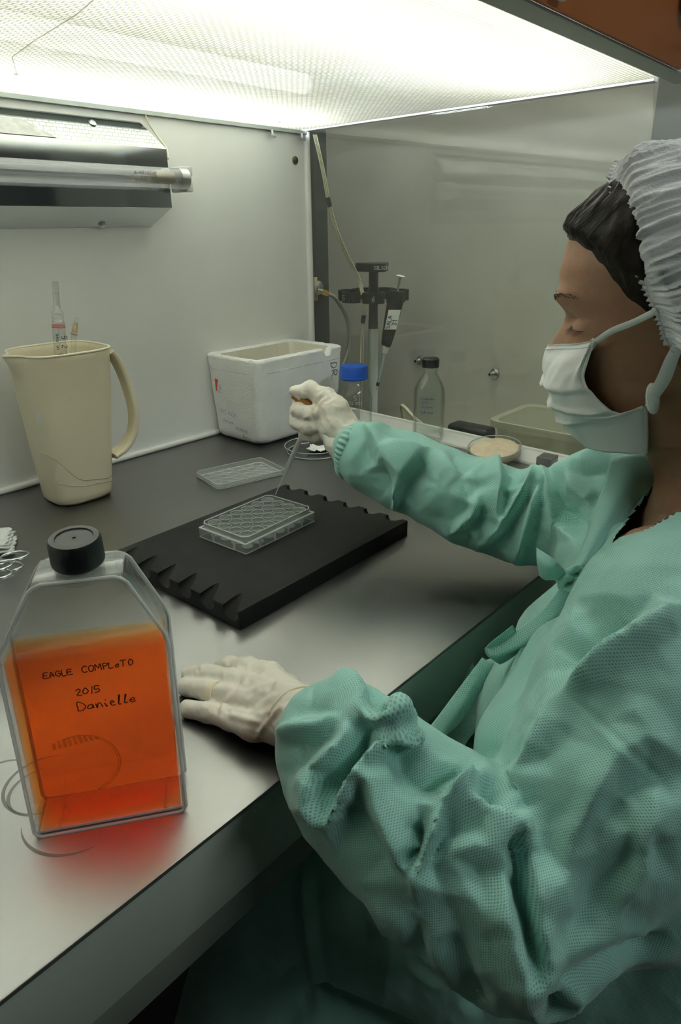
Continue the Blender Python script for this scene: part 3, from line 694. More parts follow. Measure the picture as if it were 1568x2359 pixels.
b0 = V((-0.655, -0.105, 0.06)); b1 = V((-0.6155, -0.1000, 0.243)); d2 = (b1 - b0).normalized()
MB().tube([b0, b1], 0.0036, 14).obj('barrel', 'glass', tb, smooth=60)
d3 = (V((0.011, 0.004, 0.024))).normalized()
MB().tube([b1, b1 + d3 * 0.001, b1 + d3 * 0.002], [0.0036, 0.0058, 0.0045], 14).obj('collar', 'plasticedge', tb)
MB().tube([b1 + d3 * 0.001, b1 + d3 * 0.012, b1 + d3 * 0.018], [0.0040, 0.0038, 0.0026], 14).obj('plug', mat('brown_plug', (0.36, 0.27, 0.17), 0.8, noise_amt=0.3, noise_scale=200), tb)
MB().tube([b1 + d3 * 0.016, b1 + d3 * 0.026], [0.0032, 0.0024], 14).obj('tip', 'clearplastic', tb)

# ---- bottles by the glass
def bottle(name, loc, prof, label, m='glass'):
    t_ = thing(name, loc, label, 'bottle')
    mb_local(MB().lathe(prof, 48, cap0=True, cap1=False), 'glass_body', m, t_, smooth=50)
    return t_
bb = bottle('media_bottle', (-0.118, -0.222, 0), [(0.030, 0.001), (0.034, 0.004), (0.035, 0.008), (0.035, 0.075), (0.033, 0.086), (0.027, 0.097), (0.0215, 0.105), (0.020, 0.110), (0.0225, 0.112), (0.0215, 0.114), (0.0205, 0.126)], 'round glass bottle with a blue ribbed screw cap beside the foam box')
cp = MB(); nn_ = 60
rr_ = lambda r, z: [V((r * (1 + (0.018 if (k % 2) else 0.0)) * cos(2 * pi * k / nn_), r * (1 + (0.018 if (k % 2) else 0)) * sin(2 * pi * k / nn_), z)) for k in range(nn_)]
r2_ = lambda r, z: [V((r * cos(2 * pi * k / nn_), r * sin(2 * pi * k / nn_), z)) for k in range(nn_)]
cp.rings([r2_(0.0272, 0.113), r2_(0.0278, 0.114), r2_(0.0278, 0.1175), rr_(0.0268, 0.118), rr_(0.0266, 0.1345), r2_(0.0258, 0.138), r2_(0.0225, 0.1392)])
mb_local(cp, 'screw_cap', 'blue_cap', bb, smooth=30)
def cylwrap(r, cx=0, cy=0, th0=0, z0=0):
    return lambda x, y: (V((cx + r * cos(th0 + x / r), cy + r * sin(th0 + x / r), z0 + y)), V((cos(th0 + x / r), sin(th0 + x / r), 0)))
thc = math.atan2(CAM.y + 0.222, CAM.x + 0.118)
q = MB(); pts = [(-0.013, 0.038), (0.013, 0.038), (0.013, 0.058), (-0.013, 0.058)]
cw = cylwrap(0.0354, 0, 0, thc, 0)
vsq = []; 
for k in range(9):
    for zq in (0.040, 0.060): vsq.append(cw(-0.012 + 0.003 * k, zq)[0])
q.add(vsq, [(2 * k, 2 * k + 2, 2 * k + 3, 2 * k + 1) for k in range(8)]); mb_local(q, 'printed_panel', mat('grey_white_print', (0.52, 0.54, 0.50), 0.6), bb)
mb_local(strokes('13 000', (0, 0, 0), (1, 0, 0), (0, 0, 1), 0.006, 0.0006, 0.0, 0.04, 3, wrap=cylwrap(0.0354, 0, 0, thc - 0.25, 0.069)), 'printed_mark', 'white_ink', bb, smooth=0)
mb_local(strokes('5', (0, 0, 0), (1, 0, 0), (0, 0, 1), 0.008, 0.0007, 0.0, 0.04, 3, wrap=cylwrap(0.0354, 0, 0, thc - 0.0, 0.078)), 'printed_mark', 'white_ink', bb, smooth=0)

tb2 = thing('dilution_bottle', (-0.0593, -0.3595, 0), 'tall narrow clear glass bottle with a black cap and blue handwriting', 'bottle', 0.05)
def sq(hx, hy, z, e):
    P = []
    for k in range(56):
        th = 2 * pi * k / 56 + 0.25; c_, s_ = cos(th), sin(th)
        x = hx * math.copysign(abs(c_) ** (2 / e), c_); y = hy * math.copysign(abs(s_) ** (2 / e), s_)
        P.append(V((x * cos(-0.85) - y * sin(-0.85), x * sin(-0.85) + y * cos(-0.85), z)))
    return P
spec = [(0.024, 0.019, 0.001, 4), (0.0275, 0.0215, 0.004, 4.5), (0.028, 0.022, 0.012, 5), (0.028, 0.022, 0.090, 5), (0.0270, 0.0213, 0.102, 4), (0.0225, 0.0185, 0.115, 3), (0.0160, 0.0150, 0.126, 2.2), (0.0135, 0.0135, 0.131, 2), (0.0135, 0.0135, 0.139, 2), (0.0155, 0.0155, 0.141, 2), (0.0140, 0.0140, 0.143, 2), (0.0135, 0.0135, 0.152, 2)]
mb_local(MB().rings([sq(*a_) for a_ in spec], True, False), 'glass_body', 'glass', tb2, smooth=50)
mb_local(MB().rings([sq(a_[0] - 0.0025, a_[1] - 0.0025, max(a_[2], 0.006) , a_[3]) for a_ in spec[1:9]], True, False), 'inner_wall', 'glass', tb2, smooth=50)
mb_local(MB().lathe([(0.0155, 0.1425), (0.0163, 0.1435), (0.0163, 0.1570), (0.0145, 0.1590), (0.0001, 0.1593)], 40), 'screw_cap', 'black', tb2, smooth=40)
q = thc
dirc = (CAM - V((-0.056, -0.363, 0.08))); dirc.z = 0; dirc.normalize()
sidec = V((0, 0, 1)).cross(dirc)
if sidec.dot(CR) < 0: sidec = -sidec
rot_ = Matrix.Rotation(-0.05, 3, 'Z')
for k, (tx, zz, sz) in enumerate((('Caderma', 0.086, 0.0046), ('R13', 0.078, 0.0044), ('Future', 0.070, 0.0044), ('Selagem', 0.060, 0.0046))):
    pos = dirc * 0.0255 + sidec * (-0.0155 + (0.004 if k in (1, 2) else 0)) + V((0, 0, zz))
    mb_local(strokes(tx, rot_ @ pos, rot_ @ sidec, (0, 0, 1), sz, 0.0005, 0.0, 0.05, k), 'handwriting', 'ink_blue', tb2, smooth=0)

# ---- petri dish with beige powder
pd = thing('petri_dish', (-0.073, -0.508, 0), 'glass petri dish filled with beige agar, tilted onto the white sill', 'dish')
pd.matrix_world = Matrix.Translation(V((-0.079, -0.516, 0.0085))) @ Matrix.Rotation(radians(-10), 4, 'Y')
RP = 0.0465
mb_local(MB().lathe([(0.0001, 0.0), (RP - 0.002, 0.0), (RP, 0.002), (RP, 0.0145), (RP - 0.0015, 0.0155), (RP - 0.0022, 0.0145), (RP - 0.0022, 0.003), (0.0001, 0.002)], 56, cap0=False, cap1=False), 'glass_dish', 'glass', pd, smooth=50)
mb_local(MB().tube([(RP * cos(a * pi / 28), RP * sin(a * pi / 28), 0.0150) for a in range(57)], 0.0009, 6, caps=False), 'dish_rim', mat('greenish_glass_edge', (0.42, 0.48, 0.42), 0.1), pd)
ag = MB(); rr2 = []
for r_, z_ in ((RP - 0.003, 0.0025), (RP - 0.003, 0.0105), (RP - 0.006, 0.0125), (0.025, 0.0130), (0.012, 0.0132), (0.001, 0.0132)):
    rr2.append([V((r_ * cos(2 * pi * k / 40), r_ * sin(2 * pi * k / 40), z_ + (noise.noise(V((r_ * 60 * cos(2 * pi * k / 40), r_ * 60 * sin(2 * pi * k / 40), 0))) * 0.0012 if z_ > 0.01 else 0))) for k in range(40)])
ag.rings(rr2); mb_local(ag, 'agar', 'agar', pd, smooth=60)

# ---- glass dish with paper, behind the raised hand
gd = thing('watch_glass', (-0.248, -0.236, 0), 'shallow clear glass dish with a torn paper scrap under the raised hand', 'dish')
RG = 0.056
mb_local(MB().lathe([(0.0001, 0.0), (RG - 0.006, 0.0), (RG - 0.003, 0.001), (RG - 0.001, 0.012), (RG, 0.0125), (RG - 0.002, 0.012), (RG - 0.005, 0.0025), (0.0001, 0.0015)], 56, cap0=False, cap1=False), 'glass_dish', 'glass', gd, smooth=40)
mb_local(MB().tube([(RG * cos(a * pi / 28), RG * sin(a * pi / 28), 0.0125) for a in range(57)], 0.0007, 6, caps=False), 'dish_rim', 'plasticedge', gd)
mb_local(MB().tube([((RG - 0.004) * cos(a * pi / 28), (RG - 0.004) * sin(a * pi / 28), 0.0012) for a in range(57)], 0.0010, 6, caps=False), 'dish_foot', mat('bright_glass_edge', (0.70, 0.75, 0.72), 0.1), gd)
pp = MB(); n_ = 10; vs_ = []
for i in range(n_):
    for j in range(n_):
        x_, y_ = (i / 9 - 0.5) * 0.05, (j / 9 - 0.5) * 0.035
        vs_.append(V((x_ + 0.006, y_ - 0.006, 0.006 + 0.004 * noise.noise(V((x_ * 70, y_ * 70, 3))) + 0.004 * noise.noise(V((x_ * 160, y_ * 160, 9))))))
pp.add(vs_, [(i * n_ + j, (i + 1) * n_ + j, (i + 1) * n_ + j + 1, i * n_ + j + 1) for i in range(n_ - 1) for j in range(n_ - 1)])
po = pp.obj('paper_scrap', 'paper', smooth=20); po.location = (-0.248, -0.236, 0.002); po.rotation_euler = (0, 0, 0.5)
tag(po, 'crumpled white paper scrap lying in the shallow glass dish', 'paper')
so = po.modifiers.new('thick', 'SOLIDIFY'); so.thickness = 0.0004

# ---- steel block
tag(MB().box((-0.016, -0.013, 0), (0.016, 0.013, 0.027)).obj('metal_block', mat('dull_steel', (0.20, 0.21, 0.21), 0.35, metal=0.7), bevel=0.0012, loc=(-0.083, -0.617, 0)), 'small square grey steel block standing against the white sill', 'block').rotation_euler = (0, 0, 0.06)

# ---- instruments at the left edge
def scissors(loc, rz, label, s=1.0, z=0.004, ang=0.22):
    t_ = thing('surgical_scissors', (loc[0], loc[1], 0.001), label, 'scissors', rz)
    for sg in (1, -1):
        ca, sa = cos(ang * sg), sin(ang * sg)
        def L(x, y, zz=z): return V((x * ca - y * sa, x * sa + y * ca, zz + (0.0012 if sg > 0 else -0.0012)))
        b_ = MB(); cxr = -0.062; e = 0.014
        ring = [L(cxr + e * cos(a * pi / 14) * 1.15, e * sg * 0.25 + e * 0.85 * sin(a * pi / 14), z + 0.001) for a in range(29)]
        b_.tube(ring, 0.0019, 8, caps=False); b_.tube([L(cxr + e, e * sg * 0.2), L(-0.03, 0.001 * sg), L(0, 0), L(0.030, -0.001 * sg), L(0.055, -0.002 * sg)], [0.0022, 0.0026, 0.0034, 0.0022, 0.0006], 8, flat=0.5)
        mb_local(b_, 'blade', 'chrome', t_, smooth=60)
    mb_local(MB().lathe([(0.0026, 0), (0.0026, 0.006), (0.0001, 0.0065)], 12, (0, 0, z - 0.002)), 'pivot', 'satin', t_)
    return t_
scissors((-0.880, -0.230), radians(140), 'steel scissors at the left edge, the pair with both finger rings in view', z=0.006, ang=0.26)
scissors((-0.915, -0.264), radians(152), 'steel scissors at the left edge, the nearer pair, mostly out of frame', z=0.012, ang=0.2)
gz = thing('gauze_swab', (-0.829, -0.195, 0), 'folded white gauze swab with a frayed edge at the left', 'gauze')
for lay in range(3):
    g_ = MB(); vs_ = []; n_ = 14
    for i in range(n_):
        for j in range(n_):
            x_ = -0.045 + 0.075 * i / 13; y_ = -0.03 + 0.055 * j / 13
            if i == 13: x_ += 0.003 * noise.noise(V((lay, j * 1.7, 2))) + 0.002 * ((j * 7 + lay) % 3 - 1)
            vs_.append(V((x_ - 0.003 * lay, y_ + 0.002 * lay, 0.003 + lay * 0.0055 + 0.003 * noise.noise(V((x_ * 50, y_ * 50, lay * 3))))))
    g_.add(vs_, [(i * n_ + j, (i + 1) * n_ + j, (i + 1) * n_ + j + 1, i * n_ + j + 1) for i in range(13) for j in range(13)])
    go = mb_local(g_, 'gauze_layer', 'gauze', gz, smooth=60); go.rotation_euler = (0, 0, -0.55); sm = go.modifiers.new('thick', 'SOLIDIFY'); sm.thickness = 0.0025; sm.offset = 1

# ---- culture flask with orange medium
FW, FT = 0.103, 0.036
fu = V((0.810, -0.5864, 0)); fn = V((0.5864, 0.810, 0)); FO = V((-1.0145, -0.6885, 0.0))
fk = bpy.data.objects.new('culture_flask', None); COL.objects.link(fk)
fk.matrix_world = Matrix(((fu.x, fn.x, 0, FO.x), (fu.y, fn.y, 0, FO.y), (0, 0, 1, FO.z), (0, 0, 0, 1)))
tag(fk, 'large clear flask of orange medium with a black screw cap at the near edge', 'flask')
def outline(o=0.0, ztop=None):
    P = [(0 + o, o), (FW - o, o), (FW + 0.002 - o, 0.146 - o * 0.3), (0.083 - o * 0.4, 0.1935 - o), (0.031 + o * 0.4, 0.1935 - o), (0.003 + o, 0.146 - o * 0.3)]
    if ztop: P = [(0 + o, o), (FW - o, o), (FW + 0.0018 - o, ztop), (0.0025 + o, ztop)]
    return P
sh = MB().prism([V((x, 0, z)) for x, z in outline()], (0, FT, 0)); mb_local(sh, 'clear_shell', 'clearplastic', fk, bevel=0.004, seg=3, smooth=40)
lq = MB().prism([V((x, 0.0022, z)) for x, z in outline(0.0032, 0.1415)], (0, FT - 0.0044, 0)); mb_local(lq, 'orange_medium', 'liquid', fk, bevel=0.002, smooth=40)
for yy in (0.0006, FT - 0.0006):
    P = [V((x, yy, z)) for x, z in outline(0.0004)]; Q = []
    for i in range(6):
        a_, b_, c_ = P[i - 1], P[i], P[(i + 1) % 6]
        d1_, d2_ = (a_ - b_).normalized(), (c_ - b_).normalized()
        Q += [b_ + d1_ * 0.005, b_ + d1_ * 0.0018 + d2_ * 0.0018, b_ + d2_ * 0.005]
    Q.append(Q[0].copy()); mb_local(MB().tube(Q, 0.0013, 8, caps=False), 'rim_bead', 'plasticedge', fk, smooth=60)
mb_local(MB().box((0.031, 0.003, 0.1925), (0.083, FT - 0.003, 0.1945)), 'neck_plate', 'wellplastic', fk, bevel=0.0008)
mb_local(MB().box((0.0035, 0.0030, 0.0012), (FW - 0.0035, FT - 0.003, 0.0030)), 'base_reflector', mat('white_reflector', (0.92, 0.93, 0.92), 0.5), fk)  # white plate added under the liquid to brighten the foot of the flask
cax = V((0.0, -0.10, 1)).normalized()
mb_local(MB().lathe([(0.0145, -0.004), (0.0145, 0.010)], 32, (0.057, 0.016, 0.193), cax, False, False), 'neck', 'clearplastic', fk, smooth=60)
nn_ = 64
def cr_(r, z, kn=0.0):
    q3 = V((0, 0, 1)).rotation_difference(cax); c3 = V((0.057, 0.0155, 0.1985))
    return [c3 + q3 @ V((r * (1 + (kn if k % 2 else 0)) * cos(2 * pi * k / nn_), r * (1 + (kn if k % 2 else 0)) * sin(2 * pi * k / nn_), z)) for k in range(nn_)]
mb_local(MB().rings([cr_(0.0150, 0), cr_(0.0156, 0.001), cr_(0.0156, 0.002, 0.02), cr_(0.0154, 0.0155, 0.02), cr_(0.0145, 0.0176), cr_(0.0112, 0.0178), cr_(0.0108, 0.0170), cr_(0.0012, 0.0170), cr_(0.0009, 0.0164)]), 'screw_cap', 'black', fk, smooth=40)
for rx in (0.016, 0.088):
    mb_local(MB().box((rx, 0.003, 0.0035), (rx + 0.0012, FT - 0.003, 0.0045)), 'base_rib', 'plasticedge', fk)
for tx, x_, z_, s_ in (('EAGLE', 0.0275, 0.1285, 0.0040), ('COMPLeTO', 0.0505, 0.1290, 0.0045), ('20/5', 0.0445, 0.1125, 0.0050), ('Danielle', 0.0435, 0.1005, 0.0066)):
    mb_local(strokes(tx, (x_, -0.0004, z_), (1, 0, 0.03), (0, 0, 1), s_, 0.0007, 0.0, 0.06, len(tx)), 'handwriting', 'ink_black', fk, smooth=0)
dk = mat('dried_smear', (0.22, 0.06, 0.015), 0.7); dk.node_tree.nodes['Principled BSDF'].inputs['Alpha'].default_value = 0.35
arc = MB()
for rr, a0_, a1_, wd in ((0.0245, -75, 110, 0.0009), (0.0230, -70, 60, 0.0006)):
    for k in range(40):
        q0, q1 = radians(a0_ + (a1_ - a0_) * k / 40), radians(a0_ + (a1_ - a0_) * (k + 1) / 40); c_ = V((0.040, -0.0006, 0.0575))
        f0_, f1_ = [c_ + V((rr * cos(q) * 1.0, 0, rr * sin(q))) for q in (q0, q1)]; g0_, g1_ = [c_ + V(((rr - wd) * cos(q), 0, (rr - wd) * sin(q))) for q in (q0, q1)]
        arc.add([f0_, f1_, g1_, g0_], [(0, 1, 2, 3)])
for k in range(9):
    arc.add([V((0.024 + 0.0034 * k, -0.0006, 0.073 + 0.0004 * k)), V((0.0262 + 0.0034 * k, -0.0006, 0.073 + 0.0004 * k)), V((0.0262 + 0.0032 * k, -0.0006, 0.0815 - 0.0002 * (k - 4) ** 2)), V((0.024 + 0.0032 * k, -0.0006, 0.0815 - 0.0002 * (k - 4) ** 2))], [(0, 1, 2, 3)])
mb_local(arc, 'moulded_ring_mark', dk, fk, smooth=0)
# dried drip rings on the steel round the flask
sm_ = mat('dried_drip', (0.23, 0.23, 0.21), 0.5); sm_.node_tree.nodes['Principled BSDF'].inputs['Alpha'].default_value = 0.55
dr = MB()
for cx_, cy_, r_, a0_, a1_ in ((-0.985, -0.645, 0.030, 40, 250), (-0.990, -0.650, 0.024, 60, 230), (-0.985, -0.690, 0.036, 150, 262), (-1.003, -0.615, 0.020, 20, 200)):
    for k in range(36):
        q0, q1 = radians(a0_ + (a1_ - a0_) * k / 36), radians(a0_ + (a1_ - a0_) * (k + 1) / 36); w_ = 0.0022 * sin(pi * (k + 0.5) / 36) + 0.0004
        dr.add([(cx_ + r_ * cos(q0), cy_ + r_ * sin(q0), 0.0003), (cx_ + r_ * cos(q1), cy_ + r_ * sin(q1), 0.0003), (cx_ + (r_ - w_) * cos(q1), cy_ + (r_ - w_) * sin(q1), 0.0003), (cx_ + (r_ - w_) * cos(q0), cy_ + (r_ - w_) * sin(q0), 0.0003)], [(0, 1, 2, 3)])
dr.obj('drip_stain', sm_, bench, smooth=0)

# ---- behind the glass
ps = thing('pipette_stand', (0.100, -0.096, 0), 'black carousel pipette stand on a pale grey pole behind the glass', 'stand')
mb_local(MB().lathe([(0.0001, -0.06), (0.055, -0.06), (0.055, -0.054), (0.03, -0.05), (0.0115, -0.046)], 32), 'base', 'black', ps, smooth=40)
mb_local(MB().lathe([(0.0105, -0.05), (0.0105, 0.190)], 24), 'pole', mat('pale_grey_pole', (0.66, 0.71, 0.72), 0.5), ps, smooth=60)
mb_local(MB().lathe([(0.0105, 0.184), (0.0092, 0.215), (0.009, 0.240), (0.012, 0.262), (0.0095, 0.272), (0.0095, 0.298), (0.012, 0.303)], 24), 'hub', 'black', ps, smooth=60)
tp = MB(); tp.rings([[V((0.032 * cos(2 * pi * k / 30) * (1 + 0.16 * cos(3 * 2 * pi * k / 30)), 0.032 * sin(2 * pi * k / 30) * (1 + 0.16 * cos(3 * 2 * pi * k / 30)), z)) for k in range(30)] for z in (0.301, 0.3165)])
mb_local(tp, 'top_knob', 'black', ps, bevel=0.001)
vdir = math.atan2(CAM.y + 0.096, CAM.x - 0.100)
for k in range(7):
    a_ = vdir + 2 * pi * k / 7
    ar = MB(); ar.box((0.008, -0.005, 0.250), (0.050, 0.005, 0.258))
    cl = [V((0.056 + 0.014 * cos(t_), 0.019 * sin(t_), 0.0)) for t_ in [radians(-130 + 260 * j / 12) for j in range(13)]]
    for i in range(12):
        p0, p1 = cl[i], cl[i + 1]; d_ = (p1 - p0).normalized(); s_ = V((-d_.y, d_.x, 0)) * 0.0028
        ar.prism([p0 - s_ + V((0, 0, 0.245)), p0 + s_ + V((0, 0, 0.245)), p1 + s_ + V((0, 0, 0.245)), p1 - s_ + V((0, 0, 0.245))], (0, 0, 0.020))
    ar.xf(Matrix.Rotation(a_, 4, 'Z')); mb_local(ar, 'holder_arm', 'black', ps)
    if k in (0, 1, 6):
        dv = V((cos(a_), sin(a_), 0)); sv = V((-sin(a_), cos(a_), 0))
        if sv.dot(CR) < 0: sv = -sv
        mb_local(strokes({0: '6', 1: '7' if V((-sin(vdir), cos(vdir), 0)).dot(CR) > 0 else '5', 6: '5' if V((-sin(vdir), cos(vdir), 0)).dot(CR) > 0 else '7'}[k], dv * 0.0735 - sv * 0.003 + V((0, 0, 0.250)), sv, (0, 0, 1), 0.009, 0.0012, 0.0005, 0.02, k), 'number', 'white_ink', ps, smooth=0)
dv = V((cos(vdir), sin(vdir), 0)); sv = V((-sin(vdir), cos(vdir), 0)); sv = -sv if sv.dot(CR) < 0 else sv
mb_local(strokes('GILSON', dv * 0.0385 + sv * 0.001 + V((0, 0, 0.306)), sv, (0, 0, 1), 0.006, 0.0009, 0.0002, 0.01), 'logo', 'white_ink', ps, smooth=0)
# micropipette hanging from holder 7
apx = V((0.100, -0.096, 0.0)) + (sv * 0.046 + dv * 0.040)
mp_ = thing('micropipette', apx + V((0, 0, 0.10)), 'black micropipette with a handwritten white label hanging from the stand', 'pipette')
ad = (V((0, 0, 1)) + sv * 0.20).normalized()
A0 = apx + V((0, 0, 0.262))
def along(d): return A0 - ad * d
MB().tube([along(-0.030), along(0.0)], 0.0022, 10).obj('plunger_rod', 'satin', mp_)
MB().lathe([(0.0001, 0), (0.008, 0.0), (0.0095, 0.002), (0.006, 0.004), (0.0001, 0.0042)], 20, along(-0.030), ad).obj('push_button', 'white_plastic', mp_)
MB().tube([along(-0.004), along(0.01), along(0.04), along(0.085), along(0.100), along(0.104)], [0.0165, 0.0175, 0.0160, 0.0130, 0.0110, 0.0085], 20, flat=0.8).obj('handle_body', 'black', mp_, smooth=60)
MB().tube([along(0.100), along(0.117)], [0.0080, 0.0062], 16).obj('nozzle_nut', 'white_plastic', mp_)
MB().tube([along(0.117), along(0.165), along(0.186)], [0.0042, 0.0028, 0.0020], 12).obj('shaft', mat('pale_blue_shaft', (0.40, 0.50, 0.55), 0.4), mp_)
MB().tube([along(0.178), along(0.1855)], [0.0034, 0.0032], 12).obj('tip_collar', 'dark_rubber', mp_)
MB().tube([along(0.186), along(0.196)], [0.0020, 0.0011], 10).obj('tip_end', 'white_plastic', mp_)
side = sv
fr_ = dv
lq_ = MB(); 
lf = lambda s_, d_: along(d_) + fr_ * 0.0165 + side * s_ 
lq_.add([lf(-0.0105, 0.030), lf(0.0135, 0.030), lf(0.0125, 0.068), lf(-0.0105, 0.068)], [(0, 1, 2, 3)]); lq_.obj('label_sticker', 'paper', mp_, smooth=0)
strokes('SALA', lf(-0.001, 0.066) + fr_ * 0.0005, ad, side * -1, 0.0075, 0.0012, 0.0, 0.04, 3).obj('handwriting', 'ink_black', mp_, smooth=0)
strokes('31', lf(0.0105, 0.060) + fr_ * 0.0005, ad, side * -1, 0.0085, 0.0014, 0.0, 0.04, 3).obj('handwriting', 'ink_black', mp_, smooth=0)
KM = Matrix.Translation(V((0.150, -0.056, -0.0508))) @ Matrix.Diagonal((1.14, 1.14, 1.14, 1)) @ Matrix.Translation(V((-0.100, 0.096, 0)))
for o_ in (ps, mp_): o_.matrix_world = KM @ o_.matrix_world
# cables down behind the glass
cb = thing('cable_bundle', (0.03, -0.01, 0.2), 'bundle of thin cream cables hanging down behind the glass window', 'cable')
path = [(0.012, -0.0123, 0.5582), (0.02, -0.0267, 0.487), (0.03, -0.0308, 0.4343), (0.05, -0.0339, 0.3796), (0.08, -0.0382, 0.3265), (0.11, -0.0441, 0.2799), (0.115, -0.0527, 0.2426), (0.115, -0.0565, 0.2049), (0.115, -0.0515, 0.1659), (0.115, -0.0476, 0.096), (0.115, -0.0435, 0.0234), (0.115, -0.0407, -0.118)]
for k in range(3):
    o_ = CR * (0.0030 * (k - 1)); jig = V((0, 0, 0))
    pts_ = cat([V(p) + o_ * (1.0 if i < 8 else (1.0 + (k - 1) * 0.8 * (i - 7) * 0.3)) for i, p in enumerate(path)], 6)
    MB().tube(pts_, 0.0014, 7).obj('cable', 'cable', cb, smooth=60)
pc = cat(path, 6)
for i0, i1 in ((11, 14), (43, 47)):
    MB().tube(pc[i0:i1], 0.0050, 12).obj('sleeve', 'dark_rubber', cb, smooth=60)
# gas tap with a brass union and hose on the dark post
gt = thing('gas_tap', (0.012, -0.004, 0.25), 'wall gas tap with a brass union on the dark post behind the glass', 'tap')
MB().lathe([(0.0001, 0), (0.015, 0), (0.015, 0.003), (0.011, 0.006), (0.0001, 0.007)], 24, (0.026, 0.002, 0.262), (0, -1, 0)).obj('rosette', 'satin', gt, smooth=40)
MB().box((0.011, -0.002, 0.236), (0.021, 0.003, 0.285)).obj('plate', mat('buff_plate', (0.50, 0.40, 0.25), 0.6), gt, bevel=0.001)
MB().tube([(0.010, -0.010, 0.258), (0.020, -0.014, 0.255)], 0.006, 12).obj('valve_body', 'satin', gt)
MB().tube([(0.019, -0.014, 0.2555), (0.036, -0.016, 0.250)], 0.0068, 6).obj('brass_union', 'brass', gt, smooth=0)
tag(MB().tube(cat([(0.034, -0.016, 0.2505), (0.058, -0.018, 0.240), (0.085, -0.020, 0.210), (0.0996, -0.020, 0.1846), (0.107, -0.020, 0.150), (0.1036, -0.020, 0.1249), (0.092, -0.020, 0.098), (0.0749, -0.020, 0.0785), (0.05, -0.03, 0.06), (0.035, -0.05, -0.06), (0.04, -0.06, -0.118)], 8), 0.0044, 10).obj('gas_hose', 'hose'), 'grey rubber hose curving down from the brass union behind the glass', 'hose')
wn_ = V((-0.99, 0.1415, 0))
for np_, lab in ((V((0.3416, -0.0605, 0.065)), 'round steel wall nozzle behind the glass, half hidden by the black cap'), (V((0.3083, -0.2946, 0.065)), 'round steel wall nozzle behind the glass, clear of the bottles')):
    t_ = thing('wall_nozzle', np_, lab, 'nozzle')
    for prof_, nm_, mt_ in (([(0.0001, 0), (0.0125, 0), (0.0125, 0.003), (0.009, 0.006), (0.0001, 0.007)], 'flange', 'satin'), ([(0.0055, 0.006), (0.0055, 0.013), (0.004, 0.014), (0.004, 0.020), (0.0001, 0.020)], 'stub', 'satin'), ([(0.0001, 0.0201), (0.0028, 0.0202), (0.0001, 0.0203)], 'bore', 'black')):
        MB().lathe(prof_, 24, np_, wn_).obj(nm_, mt_, t_, smooth=40)
# black adaptor, thin cable loop, frosted tub
tag(MB().box((0.060, -0.420, -0.1195), (0.105, -0.325, 0.003)).obj('adaptor_box', 'black', bevel=0.009, seg=4), 'black rounded plastic box on the pale bench behind the glass', 'box')
tag(MB().tube(cat([(0.115, -0.19, -0.118), (0.100, -0.185, -0.02), (0.085, -0.19, 0.012), (0.075, -0.205, 0.016), (0.07, -0.235, -0.002), (0.075, -0.27, -0.03), (0.09, -0.30, -0.117)], 8), 0.0042, 10).obj('looped_cable', 'cable'), 'short cream cable looping up behind the glass beside the tall bottle', 'cable')
tu = thing('plastic_tub', (0.16, -0.575, -0.12), 'frosted yellowish plastic tub with a wide rim behind the glass', 'tub')
spec_ = [(-0.1195, 0.060, 0.130), (-0.115, 0.064, 0.134), (0.012, 0.082, 0.154), (0.0125, 0.089, 0.161), (0.022, 0.090, 0.162), (0.023, 0.086, 0.158), (0.021, 0.0795, 0.1515), (-0.115, 0.061, 0.131)]
MB().rings([rrect(0.16, -0.575, a_, b_, 0.025, z_) for z_, a_, b_ in spec_], True, True).obj('body', 'frost', tu, smooth=40)
MB().rings([rrect(0.16, -0.575, a_, b_, 0.025, z_) for z_, a_, b_ in ((0.010, 0.0855, 0.1575), (0.010, 0.0905, 0.1625), (0.0235, 0.0905, 0.1625), (0.0235, 0.0855, 0.1575))], False, False).obj('rim', 'frost', tu, smooth=30)

# ============================================================ THE OPERATOR
import numpy as np
def P3(x, y, d):
    """the point seen at photo position (x, y) at distance d along the viewing axis: used to measure the pose"""
    return CAM + (CF + CR * ((x - 784) / FPX) - CU * ((y - 1179.5) / FPX)) * d
def PZ(x, y, z):
    r = CF + CR * ((x - 784) / FPX) - CU * ((y - 1179.5) / FPX)
    return CAM + r * ((z - CAM.z) / r.z)
def PIX(p):
    d = V(p) - CAM; z = d.dot(CF); return 784 + FPX * d.dot(CR) / z, 1179.5 - FPX * d.dot(CU) / z

